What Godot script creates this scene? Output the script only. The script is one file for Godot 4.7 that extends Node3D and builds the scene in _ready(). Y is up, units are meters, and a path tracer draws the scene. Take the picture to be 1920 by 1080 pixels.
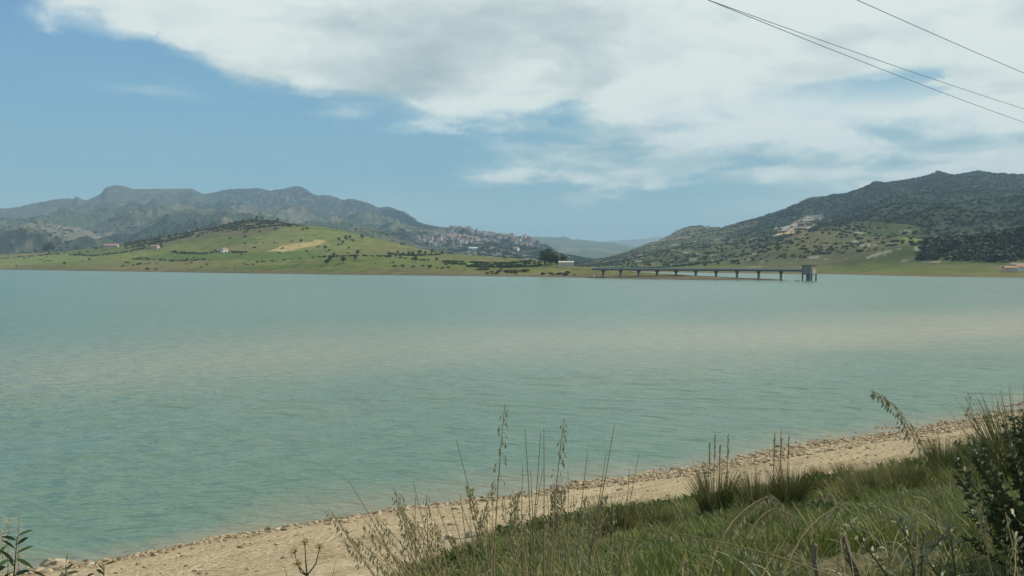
extends Node3D
# A reservoir seen from its grassy bank: hills, a peninsula, a footbridge to an intake tower, clouds.
# Tables of the land: bearing (x / distance), distance of the foot, distance of the crest, height of the crest (metres).
const PENINSULA := [-0.7241,1100,1800,27.6, -0.6249,1132,1780,23.9, -0.4761,1180,1750,21.9, -0.4464,1115,1675,22.9, -0.4166,1050,1600,25.0, -0.4116,1041,1588,25.3, -0.3769,975,1500,30.3, -0.3471,919,1477,37.3, -0.3371,900,1469,39.6, -0.3123,868,1450,45.4, -0.2776,822,1450,54.0, -0.2577,796,1450,61.9, -0.2404,773,1450,64.8, -0.2379,770,1447,64.5, -0.2181,754,1419,62.1, -0.1983,737,1391,54.2, -0.1685,713,1350,48.8, -0.1289,680,1264,36.8, -0.0992,662,1200,27.0, -0.0744,647,1089,19.3, -0.0546,635,1000,14.9, -0.0298,620,940,13.4, -0.0050,605,880,11.9, 0.0248,587,776,8.8, 0.0496,572,690,6.3, 0.0744,550,610,4.8, 0.0943,533,586,4.0, 0.1191,518,555,3.0, 0.1687,489,509,1.8, 0.2183,478,492,0.8, 0.2432,472,483,0.6, 0.2581,471,482,-0.0, 0.2680,471,482,-0.8, 0.2978,470,480,-4.6]
const LEFT_RANGE := [-0.7236,1900,5600,207.8, -0.5997,1900,5600,235.5, -0.5253,1900,5600,257.7, -0.4757,1900,5600,285.4, -0.4608,1900,5600,290.9, -0.4459,1900,5600,310.3, -0.4260,1900,5600,324.2, -0.4072,1900,5600,326.9, -0.4047,1900,5600,343.6, -0.4013,1900,5600,332.5, -0.3963,1900,5600,324.2, -0.3824,1900,5600,357.4, -0.3774,1900,5600,393.4, -0.3689,1900,5600,404.5, -0.3591,1900,5600,396.2, -0.3516,1900,5600,382.3, -0.3269,1900,5600,385.1, -0.2972,1900,5600,385.1, -0.2922,1900,5600,371.2, -0.2863,1900,5600,357.4, -0.2675,1900,5600,374.0, -0.2377,1900,5600,387.9, -0.2229,1900,5600,374.0, -0.1981,1900,5600,396.2, -0.1922,1900,5600,382.3, -0.1872,1900,5600,362.9, -0.1823,1900,5600,349.1, -0.1783,1900,5600,349.1, -0.1709,1900,5550,346.0, -0.1585,1900,5467,316.6, -0.1486,1900,5400,320.9, -0.1338,1900,5300,294.1, -0.1239,1900,5233,269.8, -0.1189,1900,5200,270.7, -0.1140,1900,5062,266.2, -0.1041,1900,4785,235.5, -0.0942,1900,4508,195.6, -0.0867,1900,4300,165.7, -0.0793,1900,4138,154.5, -0.0694,1880,3923,140.2, -0.0545,1850,3600,122.6, -0.0496,1840,3560,119.1, -0.0297,1800,3400,100.7, -0.0149,1770,3280,90.9, -0.0050,1750,3200,86.0, 0.0124,1715,3112,79.0, 0.0223,1695,3062,68.7, 0.0322,1675,3012,54.3, 0.0347,1670,3000,49.3, 0.0422,1655,2944,34.3, 0.0546,1630,2850,19.3, 0.0744,1590,2700,9.3, 0.1191,1500,2600,6.7]
const VALLEY_HILLS := [-0.0545,4500,7500,179.0, -0.0297,4500,7500,197.6, -0.0174,4500,7500,212.4, -0.0025,4500,7500,208.7, 0.0074,4500,7500,182.7, 0.0124,4500,7500,197.6, 0.0198,4500,7500,175.3, 0.0273,4500,7500,160.4, 0.0347,4500,7500,179.0, 0.0486,4500,7500,190.1, 0.0526,4500,7500,179.0, 0.0565,4500,7500,164.1, 0.0744,4500,7500,156.7, 0.0942,4500,7500,141.8, 0.1438,4500,7500,89.8, 0.1934,4500,7500,67.5, 0.2678,4500,7500,60.1]
const FAR_HILLS := [0.0198,9000,12500,193.9, 0.0595,9000,12500,231.1, 0.0942,9000,12500,255.8, 0.1190,9000,12500,280.6, 0.1363,9000,12500,305.4, 0.1487,9000,12500,293.0, 0.1686,9000,12500,255.8, 0.2182,9000,12500,218.7, 0.2678,9000,12500,206.3]
const RIGHT_MOUNTAIN := [-0.0099,1000,2600,9.3, 0.0496,962,2646,10.6, 0.0694,950,2662,11.7, 0.0744,944,2665,12.0, 0.0843,932,2673,16.0, 0.1091,902,2692,36.0, 0.1190,890,2700,45.0, 0.1388,866,2740,63.7, 0.1537,848,2770,86.2, 0.1636,836,2790,96.5, 0.1685,830,2800,98.9, 0.1735,824,2807,101.2, 0.1834,812,2820,97.4, 0.1933,800,2833,87.8, 0.1993,795,2841,90.8, 0.2181,778,2867,111.4, 0.2379,761,2893,132.4, 0.2428,757,2900,136.5, 0.2675,735,2913,156.3, 0.2972,720,2929,183.2, 0.3170,691,2939,194.0, 0.3368,663,2949,204.9, 0.3516,641,2957,220.0, 0.3664,620,2965,226.2, 0.3862,608,2975,234.5, 0.3961,603,2981,240.8, 0.4110,594,2988,238.5, 0.4332,581,3000,251.2, 0.4456,573,2988,242.9, 0.4655,562,2970,232.6, 0.4753,556,2961,236.3, 0.5149,509,2924,241.0, 0.5645,450,2877,224.0, 0.5893,412,2854,215.7, 0.6637,300,2785,190.0, 0.7133,262,2739,173.5, 0.8622,150,2600,126.5]
const SHORE := [-120.0,-60.0, -60.0,-10.0, -25.0,20.5, -18.0,24.2, -10.9,28.6, -7.55,31.7, -3.5,34.8, 0.0,36.8, 7.0,41.5, 11.95,46.3, 17.2,50.2, 23.3,54.6, 29.8,60.5, 60.0,92.0, 140.0,170.0]
const BANK := [-60.0,-6.0, -2.0,-0.25, 0.0,0.0, 3.0,0.5, 11.5,2.4, 13.0,2.85, 18.5,4.05, 21.7,5.0, 24.0,5.95, 25.6,6.25, 28.7,6.4, 60.0,7.5, 200.0,15.0]
const GRASS_EDGE := [-3.0,23.0, -1.7,16.0, -0.95,13.5, -0.4,12.1, 0.5,11.3, 3.0,11.2, 6.0,12.0, 9.0,12.6, 40.0,13.0]
var rng := RandomNumberGenerator.new()
var n_hill := FastNoiseLite.new()
var n_fine := FastNoiseLite.new()
var n_cell := FastNoiseLite.new()
var n_wave := FastNoiseLite.new()
var M := {}
var sheets := {}

func make_noise(n: FastNoiseLite, kind: int, freq: float, oct: int, seed_: int, ridged := false) -> void:
	n.noise_type = kind
	n.seed = seed_
	n.frequency = freq
	n.fractal_type = FastNoiseLite.FRACTAL_NONE if oct < 2 else (FastNoiseLite.FRACTAL_RIDGED if ridged else FastNoiseLite.FRACTAL_FBM)
	n.fractal_octaves = oct

func curve(t: Array, x: float) -> float:
	if x <= t[0]:
		return t[1]
	var i := 2
	while i < t.size():
		if x <= t[i]:
			return lerpf(t[i - 1], t[i + 1], (x - t[i - 2]) / (t[i] - t[i - 2]))
		i += 2
	return t[t.size() - 1]

# ---------------------------------------------------------------- meshes
class Shape:
	var v := PackedVector3Array()
	var n := PackedVector3Array()
	var c := PackedColorArray()
	var uv := PackedVector2Array()
	var i := PackedInt32Array()
	var ink := Color.WHITE
	func p(at: Vector3) -> int:
		v.append(at)
		c.append(ink)
		return v.size() - 1
	func tri(a: Vector3, b: Vector3, d: Vector3) -> void:
		var k := p(a)
		p(b)
		p(d)
		i.append_array(PackedInt32Array([k, k + 1, k + 2]))
	func quad(a: Vector3, b: Vector3, d: Vector3, e: Vector3) -> void:
		var k := p(a)
		p(b)
		p(d)
		p(e)
		i.append_array(PackedInt32Array([k, k + 1, k + 2, k, k + 2, k + 3]))
	func box(lo: Vector3, hi: Vector3) -> void:
		var q := []
		for k in 8:
			q.append(Vector3(hi.x if k & 1 else lo.x, hi.y if k & 2 else lo.y, hi.z if k & 4 else lo.z))
		for f in [[0, 2, 3, 1], [5, 7, 6, 4], [4, 6, 2, 0], [1, 3, 7, 5], [2, 6, 7, 3], [4, 0, 1, 5]]:
			quad(q[f[0]], q[f[1]], q[f[2]], q[f[3]])
	# a tube along points with a radius at each
	func tube(pts: Array, rads: Array, sides := 6, cap := true) -> void:
		var first := v.size()
		for k in pts.size():
			var dir: Vector3 = (pts[mini(k + 1, pts.size() - 1)] - pts[maxi(k - 1, 0)]).normalized()
			var a := dir.cross(Vector3(0.31, 0.12, 0.94)).normalized()
			var b := dir.cross(a)
			for j in sides:
				var w := TAU * j / sides
				p(pts[k] + (a * cos(w) + b * sin(w)) * rads[k])
		for k in pts.size() - 1:
			for j in sides:
				var a0 := first + k * sides + j
				var a1 := first + k * sides + (j + 1) % sides
				i.append_array(PackedInt32Array([a0, a1, a1 + sides, a0, a1 + sides, a0 + sides]))
		if cap and sides > 2:
			for e in [0, pts.size() - 1]:
				var m := p(pts[e])
				for j in sides:
					i.append_array(PackedInt32Array([m, first + e * sides + j, first + e * sides + (j + 1) % sides]))
	func smooth() -> void:
		n.resize(v.size())
		n.fill(Vector3.ZERO)
		var k := 0
		while k < i.size():
			var f := (v[i[k + 2]] - v[i[k]]).cross(v[i[k + 1]] - v[i[k]])
			n[i[k]] += f
			n[i[k + 1]] += f
			n[i[k + 2]] += f
			k += 3
		for q in n.size():
			n[q] = n[q].normalized() if n[q].length_squared() > 0.0 else Vector3.UP
	func mesh(into: ArrayMesh = null) -> ArrayMesh:
		var a := []
		a.resize(Mesh.ARRAY_MAX)
		a[Mesh.ARRAY_VERTEX] = v
		a[Mesh.ARRAY_INDEX] = i
		a[Mesh.ARRAY_COLOR] = c
		if n.size() == v.size():
			a[Mesh.ARRAY_NORMAL] = n
		if uv.size() == v.size():
			a[Mesh.ARRAY_TEX_UV] = uv
		var m := into if into else ArrayMesh.new()
		m.add_surface_from_arrays(Mesh.PRIMITIVE_TRIANGLES, a)
		return m

func put(called: String, mesh: Mesh, mat, parent: Node = self) -> MeshInstance3D:
	var o := MeshInstance3D.new()
	o.name = called
	o.mesh = mesh
	if mat is Array:
		for k in mat.size():
			o.set_surface_override_material(k, mat[k])
	elif mat:
		o.material_override = mat
	parent.add_child(o, true)
	return o

func numbered(called: String) -> String:
	if not has_node(NodePath(called)):
		return called
	var k := 1
	while has_node(NodePath("%s_%03d" % [called, k])):
		k += 1
	return "%s_%03d" % [called, k]

var counts := {}
func next_name(called: String) -> String:
	counts[called] = counts.get(called, -1) + 1
	return called if counts[called] == 0 else "%s_%03d" % [called, counts[called]]

func tag(o: Node, label: String, category: String, group := "") -> Node:
	o.set_meta("label", label)
	o.set_meta("category", category)
	if group != "":
		o.set_meta("group", group)
	return o

func base(called: String, at: Vector3, turn := 0.0) -> Node3D:
	var o := Node3D.new()
	o.name = next_name(called)
	add_child(o)
	o.position = at
	o.rotation.y = turn
	return o

func structure(called: String, mesh: Mesh, mat: Material, label := "") -> MeshInstance3D:
	var o := put(called, mesh, mat)
	o.set_meta("kind", "structure")
	if label != "":
		tag(o, label, called.replace("_", " "))
	return o

func scatter(called: String, mesh: Mesh, mat: Material, places: Array, colors: Array, label: String, category: String) -> MultiMeshInstance3D:
	var mm := MultiMesh.new()
	mm.transform_format = MultiMesh.TRANSFORM_3D
	mm.use_colors = true
	mm.mesh = mesh
	mm.instance_count = places.size()
	for k in places.size():
		mm.set_instance_transform(k, places[k])
		mm.set_instance_color(k, colors[k])
	var o := MultiMeshInstance3D.new()
	o.name = called
	o.multimesh = mm
	o.material_override = mat
	add_child(o, true)
	o.set_meta("kind", "stuff")
	tag(o, label, category)
	return o

# ---------------------------------------------------------------- materials
func mat(color: Color, rough := 0.9, spec := 0.3) -> StandardMaterial3D:
	var m := StandardMaterial3D.new()
	m.albedo_color = color.linear_to_srgb()
	m.roughness = rough
	m.metallic_specular = spec
	return m

func tinted(rough := 0.95, spec := 0.2) -> StandardMaterial3D:
	var m := mat(Color.WHITE, rough, spec)
	m.vertex_color_use_as_albedo = true
	return m

func grain(freq: float, oct: int, seed_: int, lo: float, hi: float, size := 512) -> ImageTexture:
	var n := FastNoiseLite.new()
	make_noise(n, FastNoiseLite.TYPE_SIMPLEX_SMOOTH, freq, oct, seed_)
	var im := n.get_seamless_image(size, size)
	im.convert(Image.FORMAT_RGB8)
	var d := im.get_data()
	for k in d.size():
		d[k] = int(lerpf(lo, hi, d[k] / 255.0))
	return ImageTexture.create_from_image(Image.create_from_data(size, size, false, Image.FORMAT_RGB8, d))

func relief(freq: float, oct: int, seed_: int, strength: float, size := 512, ridged := false) -> ImageTexture:
	var n := FastNoiseLite.new()
	make_noise(n, FastNoiseLite.TYPE_SIMPLEX_SMOOTH, freq, oct, seed_, ridged)
	var im := n.get_seamless_image(size, size)
	im.bump_map_to_normal_map(strength)
	return ImageTexture.create_from_image(im)

# ---------------------------------------------------------------- land
func add_sheet(called: String, tab: Array, prof: Array, amp: float, hn: float, back: float, noise: FastNoiseLite, tall: float) -> void:
	var d1 := []
	var d2 := []
	var h2 := []
	for k in tab.size() / 4:
		d1.append_array([tab[k * 4], tab[k * 4 + 1]])
		d2.append_array([tab[k * 4], tab[k * 4 + 2]])
		h2.append_array([tab[k * 4], tab[k * 4 + 3]])
	# the broad form of the ridge; its crags belong to the top only
	var hs := []
	for j in 161:
		var k := lerpf(tab[0], tab[tab.size() - 4], j / 160.0)
		var sum := 0.0
		for e in 9:
			sum += curve(h2, k + (e - 4) * 0.012)
		hs.append_array([k, sum / 9.0])
	sheets[called] = {"hs": hs, "d1": d1, "d2": d2, "h2": h2, "prof": prof, "amp": amp, "hn": hn, "back": back, "noise": noise, "tall": tall, "k0": tab[0], "k1": tab[tab.size() - 4]}

func along(s: Dictionary, k: float) -> Vector4:
	return Vector4(curve(s.d1, k), curve(s.d2, k), curve(s.h2, k), curve(s.hs, k))

func rise(s: Dictionary, a: Vector4, k: float, d: float) -> float:
	var v := (d - a.x) / (a.y - a.x)
	var hn: float = s.hn
	if v < 0.0:
		return maxf(hn + (d - a.x) * 0.06, hn - 6.0)
	var h := 0.0
	if v > 1.0:
		h = a.z - (d - a.y) * float(s.back)
	else:
		h = hn + (lerpf(a.w, a.z, smoothstep(0.7, 0.97, v)) - hn) * curve(s.prof, v)
	var w := smoothstep(0.0, 0.15, v) * (1.0 - 0.9 * smoothstep(0.72, 1.0, v)) if v <= 1.0 else 0.1
	return h + s.noise.get_noise_2d(k * d, d) * float(s.amp) * w * clampf((a.z - hn) / float(s.tall), 0.03, 1.0)

func land_at(called: String, x: float, d: float) -> float:
	var s: Dictionary = sheets[called]
	var k := x / d
	return rise(s, along(s, k), k, d)

func build_sheet(called: String, nx: int, rows: Array, painter: Callable) -> Shape:
	var s: Dictionary = sheets[called]
	var g := Shape.new()
	var nr := rows.size()
	for ix in nx:
		var k := lerpf(s.k0, s.k1, float(ix) / (nx - 1))
		var a := along(s, k)
		for ir in nr:
			var d := lerpf(a.x, a.y, rows[ir])
			g.v.append(Vector3(k * d, rise(s, a, k, d), -d))
	for ix in nx - 1:
		for ir in nr - 1:
			var q := ix * nr + ir
			g.i.append_array(PackedInt32Array([q, q + 1, q + nr + 1, q, q + nr + 1, q + nr]))
	g.smooth()
	g.c.resize(g.v.size())
	for q in g.v.size():
		g.c[q] = painter.call(g.v[q], g.n[q], rows[q % nr])
	return g

func row_list(lo: float, hi: float, n: int) -> Array:
	var r := []
	for k in n:
		r.append(lerpf(lo, hi, float(k) / (n - 1)))
	return r

func mix3(a: Color, b: Color, t: float) -> Color:
	return a.lerp(b, clampf(t, 0.0, 1.0))

# base colours of the land (linear)
const FIELDS := [
	[[-386,1095, -356,1121, -248,1019, -173,969, -124,779, -271,974], Color(0.075, 0.115, 0.032)],
	[[-741,1556, -577,1402, -413,1173, -361,1118, -397,1111, -589,1237], Color(0.135, 0.16, 0.05)],
	[[-282,1186, -253,1215, -193,1219, -139,1167, -156,1013, -226,991], Color(0.135, 0.15, 0.055)],
	[[-490,1330, -471,1420, -375,1420, -340,1500, -280,1500, -257,1204, -306,1185, -368,1177], Color(0.105, 0.098, 0.055)],
	[[-225,998, -231,1084, -204,1143, -197,1131, -196,1040, -207,992], Color(0.33, 0.265, 0.125)],
	[[-50,799, 15,760, 18,735, -46,769], Color(0.12, 0.19, 0.04)],
	[[-60,930, -30,900, 0,860, -10,830, -55,860], Color(0.115, 0.13, 0.05)]]
var field_polys := []

func paint_peninsula(p: Vector3, n: Vector3, _v: float) -> Color:
	if field_polys.is_empty():
		for e in FIELDS:
			field_polys.append(poly(e[0]))
	var f := n_fine.get_noise_2d(p.x, p.z)
	var f2 := n_fine.get_noise_2d(p.x * 7.0 + 500.0, p.z * 7.0)
	var cell := n_cell.get_noise_2d(p.x * 0.9, p.z * 1.4)
	var c := mix3(Color(0.10, 0.122, 0.04), Color(0.14, 0.14, 0.055), 0.5 + f * 1.1)
	c = mix3(c, Color(0.07, 0.105, 0.03), (cell - 0.1) * 0.9)
	c = mix3(c, Color(0.15, 0.125, 0.065), clampf(-cell - 0.3, 0.0, 0.6))
	var q := Vector2(p.x + f2 * 6.0, -p.z + f * 14.0)
	for k in FIELDS.size():
		if Geometry2D.is_point_in_polygon(q, field_polys[k]):
			c = mix3(c, FIELDS[k][1], 0.85)
	c = mix3(c, Color(0.125, 0.105, 0.058), smoothstep(4.0, 1.2, p.y + f * 4.0) * 0.8)
	c = mix3(c, Color(0.1, 0.088, 0.068), smoothstep(1.0, 0.3, p.y))
	c *= 1.0 + f2 * 0.45
	return c

func paint_left(p: Vector3, n: Vector3, v: float) -> Color:
	var f := n_fine.get_noise_2d(p.x * 0.3, p.z * 0.3)
	var f2 := n_fine.get_noise_2d(p.x * 1.6 + 90.0, p.z * 1.6)
	var f3 := n_fine.get_noise_2d(p.x * 6.0 + 10.0, p.z * 3.0)
	var cell := n_cell.get_noise_2d(p.x * 0.5, p.z * 0.5)
	var c := mix3(Color(0.062, 0.08, 0.042), Color(0.125, 0.125, 0.07), 0.4 + cell * 0.8 + f * 0.4)
	c = mix3(c, Color(0.028, 0.042, 0.026), smoothstep(-0.05, 0.25, f + f2 * 0.8) * 0.85)
	c = mix3(c, Color(0.165, 0.15, 0.105), smoothstep(0.6, 0.8, cell + f3 * 0.4) * smoothstep(0.7, 0.5, v))
	var k := p.x / -p.z
	var cliff := smoothstep(0.70, 0.80, v + f3 * 0.1) * smoothstep(-0.31, -0.27, k + f * 0.03)
	c = mix3(c, Color(0.105, 0.10, 0.07), smoothstep(0.7, 0.85, v) * 0.75 * (1.0 - cliff))
	c = mix3(c, mix3(Color(0.026, 0.033, 0.028), Color(0.15, 0.145, 0.13), 0.12 + f3 * 1.6), cliff)
	return c * 0.78 * (1.0 + f3 * 0.6)

func paint_valley(p: Vector3, _n: Vector3, _v: float) -> Color:
	var cell := n_cell.get_noise_2d(p.x * 0.4, p.z * 0.4)
	return mix3(Color(0.07, 0.09, 0.045), Color(0.14, 0.13, 0.08), 0.5 + cell * 0.8)

const QUARRY := [386,1560, 470,1850, 517,2005, 547,2044, 569,2049, 590,2036, 577,1980, 470,1640, 429,1518, 410,1517]
const SAND_FIELD := [372,1540, 395,1545, 400,1513, 380,1440, 361,1406]
const GREEN_FIELD := [317,877, 420,1060, 433,1010, 430,1003, 367,915, 304,829]

func wood_share(k: float, v: float, f: float) -> float:
	var up := smoothstep(0.17, 0.27, v + f * 0.16 - 0.1 * smoothstep(0.4, 0.3, k) + 0.05)
	return up * smoothstep(0.19, 0.30, k + f * 0.06 + (v - 0.4) * 0.1)

func paint_right(p: Vector3, n: Vector3, v: float) -> Color:
	var f := n_fine.get_noise_2d(p.x * 0.5, p.z * 0.5)
	var f2 := n_fine.get_noise_2d(p.x * 3.0 + 90.0, p.z * 3.0)
	var cell := n_cell.get_noise_2d(p.x * 0.9 + 300.0, p.z * 0.9)
	var c := mix3(Color(0.06, 0.075, 0.035), Color(0.125, 0.115, 0.065), 0.4 + cell * 0.5 + f * 0.7)
	var meadow := smoothstep(7.0, 3.0, p.y + f * 4.0)
	c = mix3(c, mix3(Color(0.09, 0.115, 0.036), Color(0.14, 0.135, 0.055), 0.5 + f), meadow)
	c = mix3(c, Color(0.13, 0.105, 0.06), smoothstep(1.8, 0.6, p.y + f) * 0.8)
	var k := p.x / -p.z
	var wood := wood_share(k, v, f)
	if field_polys.size() < FIELDS.size() + 3:
		for e in [QUARRY, SAND_FIELD, GREEN_FIELD]:
			field_polys.append(poly(e))
	var q := Vector2(p.x + f2 * 18.0, -p.z)
	c = mix3(c, Color(0.036, 0.05, 0.03), wood)
	c = mix3(c, Color(0.30, 0.28, 0.24), smoothstep(0.36, 0.5, f2) * (1.0 - meadow) * (0.55 - 0.5 * wood))
	var first := FIELDS.size()
	if Geometry2D.is_point_in_polygon(q, field_polys[first + 2]):
		c = Color(0.12, 0.15, 0.05)
	if Geometry2D.is_point_in_polygon(q, field_polys[first]):
		c = mix3(Color(0.1, 0.095, 0.07), Color(0.31, 0.275, 0.225), 0.45 + f2 * 2.0)
	if Geometry2D.is_point_in_polygon(q, field_polys[first + 1]):
		c = Color(0.36, 0.28, 0.15)
	return c * (1.0 + f2 * 0.35)

func paint_bank(p: Vector3, _n: Vector3, _v: float) -> Color:
	var s := inland(p.x, p.z)
	var f := n_fine.get_noise_2d(p.x * 12.0, p.z * 12.0)
	var f2 := n_fine.get_noise_2d(p.x * 60.0, p.z * 60.0)
	var c := mix3(Color(0.50, 0.41, 0.255), Color(0.60, 0.505, 0.33), 0.5 + f)
	c = mix3(c, Color(0.33, 0.26, 0.155), smoothstep(0.1, 0.5, f2) * 0.6)
	c = mix3(c, Color(0.20, 0.165, 0.105), smoothstep(0.9, 0.15, s + f2 * 0.6))
	c = mix3(c, mix3(Color(0.15, 0.135, 0.07), Color(0.24, 0.2, 0.115), 0.5 + f2), smoothstep(-0.4, 0.5, s - curve(GRASS_EDGE, p.x) + f * 1.6))
	return c


func inland(x: float, z: float) -> float:
	return (curve(SHORE, x) + z) * 0.78 + n_fine.get_noise_2d(x * 6.0, z * 6.0) * 0.5

func bank_at(x: float, z: float) -> float:
	var s := inland(x, z)
	var step := (absf(fposmod(s * 0.62 + n_fine.get_noise_2d(x * 4.0, z * 4.0) * 1.5, 1.0) - 0.5) - 0.25) * 0.22 * smoothstep(0.3, 2.0, s) * smoothstep(12.0, 9.0, s)
	return curve(BANK, s) + step + (n_fine.get_noise_2d(x * 20.0, z * 20.0) * 0.12 + n_fine.get_noise_2d(x * 90.0, z * 90.0) * 0.025) * smoothstep(0.5, 6.0, s)

func _ready() -> void:
	rng.seed = 7
	make_noise(n_hill, FastNoiseLite.TYPE_SIMPLEX_SMOOTH, 0.0013, 5, 3, true)
	n_hill.fractal_gain = 0.42
	make_noise(n_fine, FastNoiseLite.TYPE_SIMPLEX_SMOOTH, 0.01, 4, 11)
	make_noise(n_cell, FastNoiseLite.TYPE_CELLULAR, 0.006, 1, 5)
	n_cell.cellular_return_type = FastNoiseLite.RETURN_CELL_VALUE
	n_cell.domain_warp_enabled = true
	n_cell.domain_warp_amplitude = 40.0
	n_cell.domain_warp_frequency = 0.004
	make_noise(n_wave, FastNoiseLite.TYPE_SIMPLEX_SMOOTH, 0.05, 3, 21)
	set_view()
	set_sky()
	set_sun()
	var t0 := Time.get_ticks_msec()
	build_land()
	print("land ", Time.get_ticks_msec() - t0)
	build_water()
	print("water ", Time.get_ticks_msec() - t0)
	build_things()
	print("things ", Time.get_ticks_msec() - t0)

func set_view() -> void:
	var cam := Camera3D.new()
	cam.name = "camera"
	add_child(cam)
	cam.position = Vector3(0, 8, 0)
	cam.rotation.x = -atan(48.0 / 2015.3)
	cam.fov = 30.0
	cam.near = 0.1
	cam.far = 40000.0
	cam.current = true

func set_sun() -> void:
	var sun := DirectionalLight3D.new()
	sun.name = "sun"
	add_child(sun)
	var up := deg_to_rad(50.0)
	var az := deg_to_rad(80.0)
	sun.look_at_from_position(Vector3(sin(az) * cos(up), sin(up), -cos(az) * cos(up)) * 100.0, Vector3.ZERO)
	sun.light_energy = 1.5
	sun.light_color = Color(1.0, 0.95, 0.86)
	sun.light_angular_distance = 0.5
	sun.shadow_enabled = true

func sky_air(el: float) -> Color:
	var t := [0.0, 2.0, 5.0, 9.0, 14.0, 30.0, 90.0]
	var c := [Color8(157, 184, 186), Color8(146, 181, 190), Color8(128, 174, 193), Color8(118, 166, 195), Color8(107, 151, 194), Color8(84, 130, 182), Color8(62, 104, 162)]
	for k in 6:
		if el <= t[k + 1]:
			return c[k].lerp(c[k + 1], smoothstep(t[k], t[k + 1], el))
	return c[6]

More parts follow.
